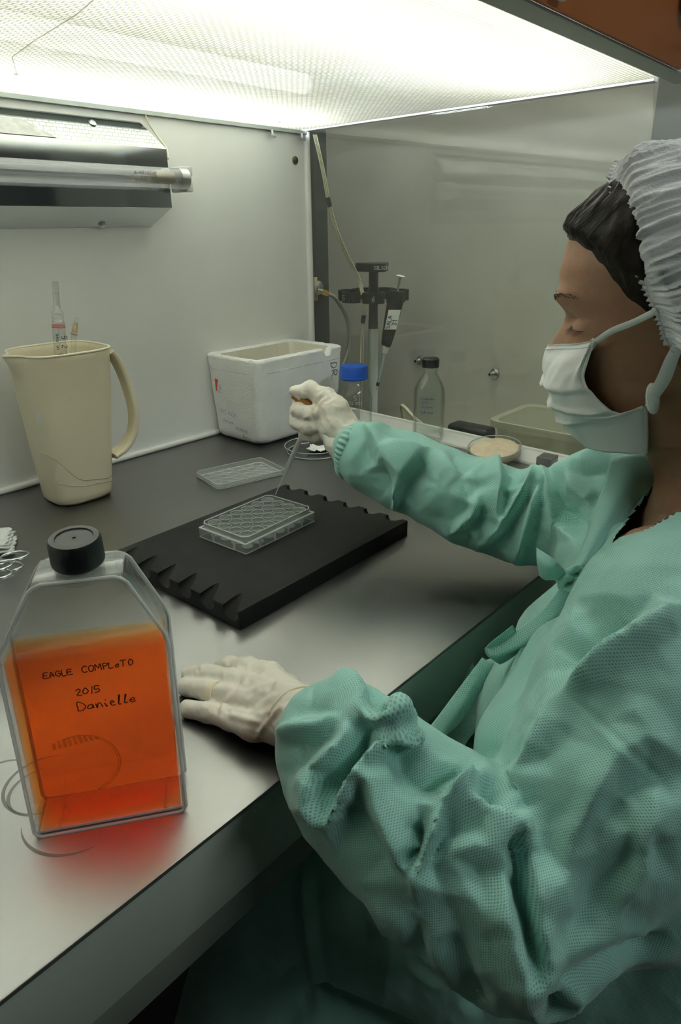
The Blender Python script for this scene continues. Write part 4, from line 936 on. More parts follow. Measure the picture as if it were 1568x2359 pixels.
class Vol(list):
    """overlapping round volumes that are grown into one continuous surface"""
def limb(vol, pts, n=0):
    for (a, ra), (b, rb) in zip(pts, pts[1:]): vol.append((tuple(a), ra, tuple(b), rb))
def remeshed(vol, vox, k=0.008, squash=None):
    A = np.array([v[0] for v in vol] + [v[2] for v in vol]); R = max(max(v[1], v[3]) for v in vol)
    lo = A.min(0) - R - 4 * vox - k; n = np.ceil((A.max(0) + R + 4 * vox + k - lo) / vox).astype(int)
    G = np.full(n, 1.0, dtype=np.float32)
    for a, ra, b, rb in vol:
        a = np.array(a); b = np.array(b); m = max(ra, rb) + k + 3 * vox
        i0 = np.maximum(((np.minimum(a, b) - m - lo) / vox).astype(int), 0); i1 = np.minimum(((np.maximum(a, b) + m - lo) / vox).astype(int) + 2, n)
        X, Y, Z = [(lo[q] + vox * np.arange(i0[q], i1[q])).astype(np.float32) for q in range(3)]
        X = X[:, None, None]; Y = Y[None, :, None]; Z = Z[None, None, :]
        ab = b - a; L = max(float(ab @ ab), 1e-12)
        t = np.clip(((X - a[0]) * ab[0] + (Y - a[1]) * ab[1] + (Z - a[2]) * ab[2]) / L, 0, 1)
        d = np.sqrt((X - a[0] - t * ab[0]) ** 2 + (Y - a[1] - t * ab[1]) ** 2 + (Z - a[2] - t * ab[2]) ** 2) - (ra * (1 - t) + rb * t)
        g = G[i0[0]:i1[0], i0[1]:i1[1], i0[2]:i1[2]]
        h = np.maximum(k - np.abs(g - d), 0) / k
        g[...] = np.minimum(g, d) - h * h * k * 0.25
    S = G < 0
    C = np.zeros(np.array(G.shape) - 1, dtype=np.int8)
    for dx in (0, 1):
        for dy in (0, 1):
            for dz in (0, 1): C += S[dx:G.shape[0] - 1 + dx, dy:G.shape[1] - 1 + dy, dz:G.shape[2] - 1 + dz]
    act = (C > 0) & (C < 8); idx = np.argwhere(act); num = np.full(act.shape, -1, dtype=np.int64); num[act] = np.arange(len(idx))
    acc = np.zeros((len(idx), 3)); cnt = np.zeros(len(idx))
    cor = [(a_, b_, c_) for a_ in (0, 1) for b_ in (0, 1) for c_ in (0, 1)]
    for p in cor:
        for ax in range(3):
            if p[ax]: continue
            q = list(p); q[ax] = 1
            g0 = G[idx[:, 0] + p[0], idx[:, 1] + p[1], idx[:, 2] + p[2]]; g1 = G[idx[:, 0] + q[0], idx[:, 1] + q[1], idx[:, 2] + q[2]]
            m = (g0 < 0) != (g1 < 0); t = np.where(m, g0 / np.where(m, g0 - g1, 1), 0)
            pt = np.tile(np.array(p, float), (len(idx), 1)); pt[:, ax] = t
            acc[m] += pt[m]; cnt[m] += 1
    co = lo + vox * (idx + acc / cnt[:, None])
    F = []
    for ax in range(3):
        u, w_ = (ax + 1) % 3, (ax + 2) % 3
        s0 = [slice(None)] * 3; s1 = [slice(None)] * 3; s0[ax] = slice(0, -1); s1[ax] = slice(1, None)
        a_ = S[tuple(s0)]; b_ = S[tuple(s1)]; e = np.argwhere(a_ != b_)
        e = e[(e[:, u] > 0) & (e[:, w_] > 0)]; fl = a_[e[:, 0], e[:, 1], e[:, 2]]
        def cell(du, dw):
            c = e.copy(); c[:, u] -= du; c[:, w_] -= dw; return num[c[:, 0], c[:, 1], c[:, 2]]
        q = np.stack([cell(1, 1), cell(0, 1), cell(0, 0), cell(1, 0)], 1)
        q[~fl] = q[~fl][:, ::-1]; F.append(q)
    F = np.concatenate(F); F = F[(F >= 0).all(1)]
    me = bpy.data.meshes.new('grown'); me.from_pydata(co.tolist(), [], F.tolist()); me.update(); return me
def vcoords(me):
    a = np.empty(len(me.vertices) * 3, dtype=np.float32); me.vertices.foreach_get('co', a); return a.reshape(-1, 3).astype(np.float64)
def vnormals(me):
    a = np.empty(len(me.vertices) * 3, dtype=np.float32); me.vertices.foreach_get('normal', a); return a.reshape(-1, 3).astype(np.float64)
def setco(me, a):
    me.vertices.foreach_set('co', a.astype(np.float32).ravel()); me.update()
def onto(bvh, px):
    """measured fold line -> 3-D points on the modelled surface"""
    out = []
    for i in range(len(px) - 1):
        n = max(2, int(math.hypot(px[i + 1][0] - px[i][0], px[i + 1][1] - px[i][1]) / 12))
        for k in range(n):
            t = k / n; x = px[i][0] * (1 - t) + px[i + 1][0] * t; y = px[i][1] * (1 - t) + px[i + 1][1] * t
            r = (CF + CR * ((x - 784) / FPX) - CU * ((y - 1179.5) / FPX)).normalized()
            h = bvh.ray_cast(CAM, r)
            if h[0] is not None: out.append(h[0])
    return out
def relief(me, lines, conv, zero_pad=34, grid=60):
    """sharp cloth facets: crease lines with heights (mm), joined by flat facets in between, raised on the visible side"""
    from mathutils.geometry import delaunay_2d_cdt
    pts = []; hs = []; edges = []
    for ln, h in lines:
        L = [conv(*p) for p in ln]; n = len(L); prev = None
        for i in range(n - 1):
            for k in range(2 + (i == n - 2)):
                t = k / 2; q = (L[i][0] * (1 - t) + L[i + 1][0] * t, L[i][1] * (1 - t) + L[i + 1][1] * t)
                s = (i + t) / (n - 1); e = min(1.0, 0.35 + 3.2 * min(s, 1 - s))
                pts.append(q); hs.append(h * e * 0.001)
                if prev is not None: edges.append((prev, len(pts) - 1))
                prev = len(pts) - 1
    P0 = np.array(pts); lo = P0.min(0) - 90; hi = P0.max(0) + 90
    for x in np.arange(lo[0], hi[0] + 1, grid):
        for y in np.arange(lo[1], hi[1] + 1, grid):
            if np.min(np.hypot(P0[:, 0] - x, P0[:, 1] - y)) > zero_pad or x == lo[0] or y == lo[1]:
                pts.append((x + 7 * sin(y), y + 7 * sin(x))); hs.append(0.0)
    vo, eo, fo, ov, oe, of = delaunay_2d_cdt([V((p[0], p[1])) for p in pts], edges, [], 0, 0.5)
    hv = [float(np.mean([hs[i] for i in o])) if len(o) else None for o in ov]
    for i, h in enumerate(hv):
        if h is None:
            d = np.hypot(P0[:, 0] - vo[i][0], P0[:, 1] - vo[i][1]); hv[i] = hs[int(np.argmin(d))]
    co = vcoords(me); nr = vnormals(me); d = co - np.array(CAM); z = d @ np.array(CF)
    px = 784 + FPX * (d @ np.array(CR)) / z; py = 1179.5 - FPX * (d @ np.array(CU)) / z
    face = -(nr * d).sum(1) / np.linalg.norm(d, axis=1)
    cand = (face > 0.02) & (px > lo[0]) & (px < hi[0]) & (py > lo[1]) & (py < hi[1])
    idx = np.where(cand)[0]
    bvh = BVHTree.FromPolygons([tuple(v) for v in co], [tuple(p.vertices) for p in me.polygons])
    vis = np.array([(lambda hh: hh[0] is None or hh[3] > np.linalg.norm(d[i]) - 0.012)(bvh.ray_cast(CAM, V(d[i]).normalized())) for i in idx])
    idx = idx[vis]; X = px[idx]; Y = py[idx]; H_ = np.zeros(len(idx))
    for f in fo:
        a, b, c = [np.array(vo[i]) for i in f[:3]]; ha, hb, hc = [hv[i] for i in f[:3]]
        if ha == hb == hc == 0: continue
        m = (X >= min(a[0], b[0], c[0])) & (X <= max(a[0], b[0], c[0])) & (Y >= min(a[1], b[1], c[1])) & (Y <= max(a[1], b[1], c[1]))
        w = np.where(m)[0]
        if not len(w): continue
        det = (b[1] - c[1]) * (a[0] - c[0]) + (c[0] - b[0]) * (a[1] - c[1])
        if abs(det) < 1e-9: continue
        l1 = ((b[1] - c[1]) * (X[w] - c[0]) + (c[0] - b[0]) * (Y[w] - c[1])) / det; l2 = ((c[1] - a[1]) * (X[w] - c[0]) + (a[0] - c[0]) * (Y[w] - c[1])) / det; l3 = 1 - l1 - l2
        ok = (l1 >= -1e-6) & (l2 >= -1e-6) & (l3 >= -1e-6)
        H_[w[ok]] = l1[ok] * ha + l2[ok] * hb + l3[ok] * hc
    disp = np.zeros(len(co)); disp[idx] = H_ * np.clip(face[idx] * 2.6, 0, 1)
    # one light blur so that creases stay sharp without stair steps
    ev = np.empty(len(me.edges) * 2, dtype=np.int32); me.edges.foreach_get('vertices', ev); ev = ev.reshape(-1, 2)
    for _ in range(2):
        sm_ = disp.copy(); cn = np.ones(len(co)); np.add.at(sm_, ev[:, 0], disp[ev[:, 1]]); np.add.at(sm_, ev[:, 1], disp[ev[:, 0]]); np.add.at(cn, ev.ravel(), 1); disp = 0.45 * disp + 0.55 * sm_ / cn
    # raise along the surface normal
    setco(me, co + nr * disp[:, None])
def smooth_px(px):
    return [(p.x, p.y) for p in cat([V((a, b, 0)) for a, b in px], 6)] if len(px) > 2 else px
def segdist(co, pts):
    best = np.full(len(co), 1e9); tt = np.zeros(len(co)); n = len(pts) - 1
    for i in range(n):
        a = np.array(pts[i]); b = np.array(pts[i + 1]); ab = b - a; L = ab @ ab
        if L < 1e-12 or L > 0.0025: continue
        t = np.clip(((co - a) @ ab) / L, 0, 1); d = np.linalg.norm(co - a - t[:, None] * ab, axis=1)
        m = d < best; best[m] = d[m]; tt[m] = (i + t[m]) / n
    return best, tt
def apply_folds(me, folds):
    co = vcoords(me); nr = vnormals(me)
    bvh = BVHTree.FromPolygons([tuple(v) for v in co], [tuple(p.vertices) for p in me.polygons])
    disp = np.zeros(len(co))
    for px, wd, h in folds:
        pts = onto(bvh, smooth_px(px))
        if len(pts) < 2: continue
        c = np.mean([tuple(p) for p in pts], axis=0); R = max((p - V(c)).length for p in pts) + wd * 1.2
        idx = np.where(np.linalg.norm(co - c, axis=1) < R)[0]
        if not len(idx): continue
        d, t = segdist(co[idx], pts)
        env = np.clip(np.minimum(t, 1 - t) * 5, 0.15, 1)
        x = np.clip(1 - d / wd, 0, 1)
        prof = x ** 1.6 * (1.0) - 0.28 * np.clip(1 - abs(d / wd - 1.15) / 0.8, 0, 1) ** 1.5
        disp[idx] += h * env * prof
    setco(me, co + nr * disp[:, None])
def ridged(co, sc_, seed, st=(1, 1, 1), power=2.0, lac=2.1, octs=3):
    out = np.zeros(len(co)); a = 1.0; off = V((seed * 3.1, seed * 7.7, seed * 1.3)); s = sc_
    C_ = co * np.array(st)
    for o in range(octs):
        out += a * np.clip(np.array([1 - abs(noise.noise(V(p) * s + off)) * 2 for p in C_]), 0, 1) ** power
        a *= 0.45; s *= lac
    return out

# ---- fabric materials
def gown_mat(name='gown_fabric', col=(0.315, 0.585, 0.520), dots=True):
    m = bpy.data.materials.new(name); nt = NT(m); b = nt.nodes['Principled BSDF']
    b.inputs['Roughness'].default_value = 0.62; b.inputs['Specular IOR Level'].default_value = 0.35
    b.inputs['Sheen Weight'].default_value = 0.25
    uv = nt.nodes.new('ShaderNodeTexCoord')
    mp = nt.nodes.new('ShaderNodeMapping'); mp.inputs['Rotation'].default_value = (0, 0, radians(45)); mp.inputs['Scale'].default_value = (760, 760, 760)
    nt.links.new(uv.outputs['UV'], mp.inputs[0])
    fr = nt.nodes.new('ShaderNodeVectorMath'); fr.operation = 'FRACTION'; nt.links.new(mp.outputs[0], fr.inputs[0])
    sb_ = nt.nodes.new('ShaderNodeVectorMath'); sb_.operation = 'DISTANCE'; sb_.inputs[1].default_value = (0.5, 0.5, 0)
    nt.links.new(fr.outputs[0], sb_.inputs[0])
    rp = nt.nodes.new('ShaderNodeMapRange'); rp.inputs[1].default_value = 0.20; rp.inputs[2].default_value = 0.36; rp.inputs[3].default_value = 1.0; rp.inputs[4].default_value = 0.0
    nt.links.new(sb_.outputs['Value'], rp.inputs[0])
    nz = nt.nodes.new('ShaderNodeTexNoise'); nz.inputs['Scale'].default_value = 14; nz.inputs['Detail'].default_value = 6
    nt.links.new(uv.outputs['Object'], nz.inputs['Vector'])
    cr = nt.nodes.new('ShaderNodeValToRGB'); cr.color_ramp.elements[0].position = 0.3; cr.color_ramp.elements[1].position = 0.7
    cr.color_ramp.elements[0].color = (*[c * 0.90 for c in col], 1); cr.color_ramp.elements[1].color = (*[c * 1.08 for c in col], 1)
    nt.links.new(nz.outputs[0], cr.inputs[0])
    mx = nt.nodes.new('ShaderNodeMix'); mx.data_type = 'RGBA'
    mx.inputs[7].default_value = (col[0] * 0.30, col[1] * 0.50, col[2] * 0.50, 1)
    mul = nt.nodes.new('ShaderNodeMath'); mul.operation = 'MULTIPLY'; mul.inputs[1].default_value = 0.75 if dots else 0.0
    nt.links.new(rp.outputs[0], mul.inputs[0]); nt.links.new(mul.outputs[0], mx.inputs[0]); nt.links.new(cr.outputs[0], mx.inputs[6])
    nt.links.new(mx.outputs[2], b.inputs['Base Color'])
    # fine crumple relief
    n2 = nt.nodes.new('ShaderNodeTexNoise'); n2.inputs['Scale'].default_value = 55; n2.inputs['Detail'].default_value = 3; n2.inputs['Distortion'].default_value = 0.6
    nt.links.new(uv.outputs['Object'], n2.inputs['Vector'])
    bp = nt.nodes.new('ShaderNodeBump'); bp.inputs['Strength'].default_value = 0.22; bp.inputs['Distance'].default_value = 0.003
    bp2 = nt.nodes.new('ShaderNodeBump'); bp2.inputs['Strength'].default_value = 0.3; bp2.inputs['Distance'].default_value = 0.0004; bp2.invert = True
    nt.links.new(n2.outputs[0], bp.inputs['Height']); nt.links.new(rp.outputs[0], bp2.inputs['Height']); nt.links.new(bp.outputs[0], bp2.inputs['Normal'])
    nt.links.new(bp2.outputs[0], b.inputs['Normal'])
    return m
M['gown'] = gown_mat()
M['gown_plain'] = gown_mat('gown_binding', (0.32, 0.60, 0.53), False)
M['skin'] = mat('skin', (0.30, 0.165, 0.095), 0.48, noise_amt=0.09, noise_scale=60, bump=0.35, bump_scale=900, sss=0.25)
M['hair'] = mat('dark_brown_hair', (0.014, 0.0095, 0.0065), 0.55, spec=0.22, noise_amt=0.5, noise_scale=160, bump=0.4, bump_scale=600)
M['navy'] = mat('navy_shirt', (0.006, 0.012, 0.018), 0.85)
M['lavender'] = mat('lavender_shirt', (0.30, 0.32, 0.55), 0.8)
M['glove'] = mat('latex_glove', (0.76, 0.72, 0.63), 0.42, noise_amt=0.05, noise_scale=40, sss=0.08, bump=0.25, bump_scale=120)
M['glove_edge'] = mat('latex_rolled_edge', (0.80, 0.71, 0.55), 0.4)
M['mask'] = mat('mask_fabric', (0.92, 0.94, 0.93), 0.75, bump=0.15, bump_scale=700, noise_amt=0.03, noise_scale=30)
M['mask_in'] = mat('mask_lining', (0.60, 0.74, 0.70), 0.75, bump=0.3, bump_scale=700)
M['cap'] = mat('bouffant_cap', (0.70, 0.72, 0.75), 0.7, noise_amt=0.07, noise_scale=25, bump=0.5, bump_scale=500)
M['rubber_bulb'] = mat('amber_rubber', (0.36, 0.17, 0.045), 0.5)
M['gold'] = mat('gold_chain', (0.75, 0.50, 0.15), 0.25, metal=1.0)

# ---- head frame: nasion and axes
NA = V((-0.5108, -0.8025, 0.3102))
hf0 = V((-0.37, 0.93, 0)).normalized(); HL = V((-hf0.y, hf0.x, 0)); pit_ = radians(13)
HF = hf0 * cos(pit_) + V((0, 0, -sin(pit_))); HU = HF.cross(HL)
def H(f, l, u): return NA + HF * f + HL * l + HU * u
def SG(x, y, l):
    r = CF + CR * ((x - 784) / FPX) - CU * ((y - 1179.5) / FPX)
    t = ((NA + HL * l - CAM).dot(HL)) / r.dot(HL); return CAM + r * t
def interp(tab, u):
    if u <= tab[0][0]: return tab[0][1:]
    for a, b in zip(tab, tab[1:]):
        if u <= b[0]:
            t = (u - a[0]) / (b[0] - a[0]); t = t * t * (3 - 2 * t) * 0.5 + t * 0.5
            return [p * (1 - t) + q * t for p, q in zip(a[1:], b[1:])]
    return tab[-1][1:]
# u, front f, back f, half width, front exponent
HT = [(-0.30, -0.070, -0.165, 0.070, 2.0), (-0.25, -0.055, -0.165, 0.076, 2.0), (-0.215, -0.052, -0.160, 0.070, 2.0), (-0.19, -0.062, -0.155, 0.056, 2.0),
      (-0.165, -0.066, -0.150, 0.050, 2.0), (-0.14, -0.058, -0.150, 0.050, 2.0), (-0.118, -0.030, -0.153, 0.053, 2.1), (-0.105, -0.010, -0.158, 0.055, 2.1),
      (-0.09, 0.000, -0.165, 0.056, 2.15), (-0.065, 0.002, -0.172, 0.060, 2.2), (-0.04, -0.001, -0.178, 0.064, 2.3), (-0.01, -0.003, -0.182, 0.067, 2.4),
      (0.012, 0.000, -0.184, 0.068, 2.4), (0.035, -0.003, -0.184, 0.070, 2.3), (0.060, -0.012, -0.178, 0.068, 2.2), (0.080, -0.030, -0.165, 0.059, 2.1),
      (0.095, -0.052, -0.142, 0.042, 2.0), (0.103, -0.075, -0.118, 0.020, 2.0), (0.105, -0.094, -0.098, 0.002, 2.0)]
def sm(a, b, x):
    t = min(max((x - a) / (b - a), 0), 1); return t * t * (3 - 2 * t)
def head_pt(th, u, off=0.0):
    F_, B_, W_, E_ = interp(HT, u)
    fc = F_ * 0.42 + B_ * 0.58 if u > -0.12 else (F_ + B_) / 2
    c_, s_ = cos(th), sin(th)
    a = (F_ - fc) if c_ > 0 else (fc - B_)
    e = E_ if c_ > 0 else 2.0
    f = fc + (a + off) * math.copysign(abs(c_) ** (2 / e), c_); l = (W_ + off) * math.copysign(abs(s_) ** (2 / e), s_)
    if off == 0 and c_ > 0 and u > -0.12:
        # nose
        nh = 0.0
        if u < 0.006: nh = 0.0215 * sm(0.006, -0.045, u) * sm(-0.058, -0.048, u)
        sg_ = 0.0055 + 0.0065 * sm(0.0, -0.045, u)
        f += nh * exp(-(l / sg_) ** 2 * 0.5 * 1.3)
        f += 0.006 * sm(-0.056, -0.044, u) * sm(-0.030, -0.040, u) * exp(-((abs(l) - 0.013) / 0.005) ** 2)   # nostril wing
        # brow ridge, eye socket, lid bulge, cheekbone
        f += 0.0045 * exp(-((u - 0.017) / 0.008) ** 2) * exp(-((abs(l) - 0.022) / 0.018) ** 2)
        f -= 0.0095 * exp(-((u + 0.006) / 0.010) ** 2) * exp(-((abs(l) - 0.027) / 0.013) ** 2)
        f -= 0.003 * exp(-((u + 0.002) / 0.012) ** 2) * exp(-(l / 0.012) ** 2)
        f += 0.0062 * exp(-((u + 0.010) / 0.0085) ** 2) * exp(-((abs(l) - 0.031) / 0.011) ** 2)
        f += 0.004 * exp(-((u + 0.038) / 0.014) ** 2) * exp(-((abs(l) - 0.040) / 0.016) ** 2)
        f -= 0.0022 * exp(-((u + 0.0045) / 0.0018) ** 2) * exp(-((abs(l) - 0.032) / 0.012) ** 2)   # lid crease
        f += 0.005 * exp(-((u + 0.075) / 0.007) ** 2) * exp(-(l / 0.018) ** 2)   # lips
        f -= 0.002 * exp(-((u + 0.0745) / 0.0015) ** 2) * exp(-(l / 0.02) ** 2)
        f += 0.004 * exp(-((u + 0.104) / 0.010) ** 2) * exp(-(l / 0.016) ** 2)
    if u < -0.09:  # chin underside, and the neck flowing back and down
        pass
    return H(f, l, u)
us = []
u_c = -0.30
while u_c < 0.1049:
    us.append(u_c); u_c += 0.010 if u_c < -0.13 else (0.0035 if (u_c < -0.06 or u_c > 0.03) else 0.0016)
us.append(0.105)
ths = [];
nth = 150
for k in range(nth):
    t = 2 * pi * k / nth; ths.append(t - 0.42 * sin(2 * t) * 0.5 - 0.25 * sin(t))
person = MB(); person.rings([[head_pt(t, u) for t in ths] for u in us])
# ear (near side and far side)
for sg in (1, -1):
    ea = MB(); er = []
    for (k, (dz, rx, rz)) in enumerate(((0.0, 0.010, 0.024), (0.006, 0.015, 0.030), (0.011, 0.0175, 0.033), (0.013, 0.016, 0.031), (0.0105, 0.012, 0.026), (0.009, 0.005, 0.012))):
        er.append([H(-0.098 + rx * cos(2 * pi * q / 24) - 0.10 * dz, sg * (0.062 + dz), -0.028 + rz * sin(2 * pi * q / 24) * (1 if sin(2 * pi * q / 24) > 0 else 1.05) ) for q in range(24)])
    person.rings(er)
# shoulders, trunk, arms and legs beneath the clothes, in the same figure
ls_, rs_ = V((-0.625, -0.955, 0.130)), V((-0.395, -0.850, 0.118))
hipL, hipR = V((-0.585, -1.04, -0.27)), V((-0.425, -0.97, -0.27))
body = Vol()
nb_ = H(-0.105, 0, -0.20)
limb(body, [(nb_, 0.045), (nb_ + V((0.0, -0.01, -0.05)), 0.055), (V((-0.50, -0.95, 0.05)), 0.070), (V((-0.50, -0.97, -0.08)), 0.072), (V((-0.505, -0.99, -0.2)), 0.10), (V((-0.505, -1.0, -0.26)), 0.10)])
limb(body, [(ls_, 0.036), (nb_ + V((0, 0, -0.06)), 0.046), (rs_, 0.036)])
elL, wrL = P3(1195, 2050, 0.466), V((-0.822, -0.775, 0.038))
limb(body, [(ls_, 0.043), (elL, 0.033), (elL.lerp(wrL, 0.35), 0.032), (wrL, 0.016)])
elR, wrR = P3(1210, 1190, 0.79), P3(800, 1010, 0.862)
limb(body, [(rs_, 0.043), (elR, 0.033), (elR.lerp(wrR, 0.35), 0.032), (wrR, 0.015)])
for hp in (hipL, hipR):
    kn = hp + V((-0.17, 0.38, -0.01)); ft = kn + V((0.06, -0.02, -0.40))
    limb(body, [(hp, 0.070), (kn, 0.045), (ft, 0.034), (ft + V((-0.04, 0.10, -0.05)), 0.032)])
bme = remeshed(body, 0.008, 0.02)
pv = vcoords(bme); person.add([V(p) for p in pv], [tuple(p.vertices) for p in bme.polygons])
P_ = person.obj('person', 'skin', smooth=70)
tag(P_, 'person in a teal gown, white cap, mask and gloves, pipetting at the bench', 'person')

# undershirt seen inside the collar
us_ = Vol()
limb(us_, [(nb_ + V((0.0, -0.01, -0.055)), 0.060), (V((-0.50, -0.95, 0.05)), 0.077), (V((-0.50, -0.97, -0.08)), 0.079), (V((-0.505, -0.99, -0.2)), 0.105)])
limb(us_, [(ls_, 0.041), (nb_ + V((0, 0, -0.068)), 0.052), (rs_, 0.041)])
shm = remeshed(us_, 0.006, 0.02)
bm = bmesh.new(); bm.from_mesh(shm)
bmesh.ops.delete(bm, geom=[f_ for f_ in bm.faces if (f_.calc_center_median() - H(-0.06, 0.03, -0.195)).length < 0.047], context='FACES')
bm.to_mesh(shm); bm.free()
shm.polygons.foreach_set('use_smooth', [True] * len(shm.polygons)); shm.materials.append(M['navy'])
sho = bpy.data.objects.new('shirt', shm); COL.objects.link(sho); sho.parent = P_
# fine chain
MB().tube([head_pt(radians(a), -0.208 - 0.012 * cos(radians(a)), 0) + HF * 0.001 + HL * 0.0008 for a in range(-60, 150, 6)], 0.0006, 6).obj('necklace', 'gold', P_)

# ---- hair: swept back from the forehead under the cap
def hair_line(th):
    """height of the hairline as a function of the angle round the head (0 = front)"""
    a = abs((th + pi) % (2 * pi) - pi); d = math.degrees(a)
    return interp([(0, 0.064), (25, 0.060), (42, 0.050), (52, 0.038), (60, 0.022), (68, 0.004), (76, -0.012), (86, -0.030), (100, -0.045), (130, -0.085), (180, -0.105)], d)[0]
hr = MB(); rows = []
nh_ = 220; mh = 46
for k in range(nh_):
    th = 2 * pi * k / nh_; u0 = hair_line(th); col = []
    for j in range(mh + 1):
        t = j / mh; u = u0 + (0.104 - u0) * t
        off = 0.0005 + 0.0135 * sm(0, 0.35, t) * (1 - 0.35 * sm(0.8, 1.0, t))
        p = head_pt(th, u, off)
        fk_ = (p - NA).dot(HF)
        if fk_ < -0.064: p = head_pt(th, u, off * (1 - 0.95 * sm(-0.064, -0.084, fk_)))
        # combed locks
        g = noise.noise(V((th * 14 + t * 2.2, t * 3.0, 0.5))) * 0.0022 + noise.noise(V((th * 40 + t * 5, t * 5, 2.5))) * 0.0010
        p += (p - H(-0.09, 0, 0.02)).normalized() * g * sm(0, 0.12, t)
        col.append(p)
    rows.append(col)
hv = [p for c in rows for p in c]; m1 = mh + 1
hr.add(hv, [(k * m1 + j, ((k + 1) % nh_) * m1 + j, ((k + 1) % nh_) * m1 + j + 1, k * m1 + j + 1) for k in range(nh_) for j in range(mh)])
hair = hr.obj('hair', 'hair', P_, smooth=80)
rnd = random.Random(4)
st = MB()
for k in range(150):     # loose strands lying over the combed hair and along the hairline
    th = radians(rnd.uniform(-70, 88)); t0 = rnd.uniform(0, 0.35); pts = []
    dth = rnd.uniform(0.10, 0.35) * (1 if th > 0 else -1); lift = rnd.uniform(0.0, 0.0012) + (0.004 if rnd.random() < 0.08 else 0)
    for j in range(9):
        q = j / 8; a = th + dth * q; u0 = hair_line(a); tt_ = t0 + q * 0.5; u = u0 + (0.100 - u0) * tt_
        off = 0.0005 + 0.0135 * sm(0, 0.35, tt_) * (1 - 0.35 * sm(0.8, 1.0, tt_)) + 0.001 + lift * sin(pi * q)
        pts.append(head_pt(a, u, off))
    pts = [p for p in pts if (p - NA).dot(HF) > -0.060]
    if len(pts) > 2: st.tube(cat(pts, 2), 0.00022, 4)
for k in range(0):       # stray wisps over the forehead
    u0 = 0.06 + 0.008 * k; b0_ = H(-0.006 - 0.002 * k, 0.01 * (k % 3), u0)
    st.tube(cat([b0_, b0_ + HF * (0.004 + 0.001 * (k % 3)) - HU * 0.004, b0_ + HF * (0.005 + 0.001 * (k % 4)) - HU * 0.010, b0_ + HF * 0.003 - HU * (0.016 + 0.002 * k)], 4), 0.00013, 4)
so_ = st.obj('loose_strands', 'hair', P_); so_['kind'] = 'stuff'
# brow and lashes
br = MB()
for sg in (1, -1):
    for k in range(110):
        q = (k / 109) ** 1.5; l = sg * (0.010 + 0.034 * q); u = 0.0145 + 0.006 * sin(q * 2.4) - 0.004 * q
        th0 = math.atan2(l / 0.068, 1.0); 
        # locate on the face by searching the angle with this lateral offset
        lo, hi = 0.0, pi / 2
        for _ in range(22):
            mid = (lo + hi) / 2
            if abs((head_pt(mid, u) - NA).dot(HL)) < abs(l): lo = mid
            else: hi = mid
        p = head_pt(lo * sg, u); tn = HL * sg; dz = rnd.uniform(-0.0018, 0.0018)
        br.tube([p + HU * dz + HF * 0.0002, p + HU * (dz + 0.0012) + tn * 0.002 + HF * 0.0010, p + HU * (dz + 0.0008) + tn * 0.0048 + HF * 0.0004], [0.00018, 0.00016, 0.00005], 4)
br.obj('eyebrow', 'hair', P_)['kind'] = 'stuff'
la = MB()
for sg in (1, -1):
    for k in range(15):
        q = k / 14; l = sg * (0.020 + 0.021 * q); u = -0.0105 - 0.0042 * q
        lo, hi = 0.0, pi / 2
        for _ in range(22):
            mid = (lo + hi) / 2
            if abs((head_pt(mid, u) - NA).dot(HL)) < abs(l): lo = mid
            else: hi = mid
        p = head_pt(lo * sg, u); fan = HL * sg * (q - 0.35) * 0.006
        la.tube([p - HF * 0.0004, p + HF * 0.0030 + fan * 0.6 - HU * 0.0018, p + HF * 0.0062 + fan * 1.2 - HU * 0.0028], [0.00020, 0.00015, 0.00005], 4)
    edge = []
    for k in range(14):
        q = k / 13; l = sg * (0.019 + 0.024 * q); u = -0.0105 - 0.0042 * q
        lo, hi = 0.0, pi / 2
        for _ in range(22):
            mid = (lo + hi) / 2
            if abs((head_pt(mid, u) - NA).dot(HL)) < abs(l): lo = mid
            else: hi = mid
        edge.append(head_pt(lo * sg, u) + HF * 0.0002)
    la.tube(edge, 0.00028, 5)
la.obj('eyelashes', 'hair', P_)['kind'] = 'stuff'

# ---- bouffant cap
def LOC(p): d = p - NA; return V((d.dot(HF), d.dot(HL), d.dot(HU)))
cp_rim = [V((-0.062, 0, 0.1135))] + [LOC(SG(x, y, l)) for x, y, l in ((1411, 404, 0.022), (1417, 450, 0.042), (1430, 515, 0.058), (1450, 580, 0.069), (1478, 642, 0.076), (1504, 700, 0.081), (1526, 752, 0.084), (1548, 800, 0.085))] + [V((-0.125, 0.080, -0.068)), V((-0.155, 0.056, -0.078)), V((-0.178, 0, -0.082))]
rim_pts = cat([V(p) for p in cp_rim], 8); rim_full = rim_pts + [V((p.x, -p.y, p.z)) for p in reversed(rim_pts[1:-1])]
cc_ = V((-0.120, 0, 0.025)); poleV = V((-0.232, 0, 0.020))
NR0 = len(rim_full); rim_full = [rim_full[i].lerp(rim_full[(i + 1) % NR0], k / 3) for i in range(NR0) for k in range(3)]
NR = len(rim_full); MR = 56
cap_rows = []
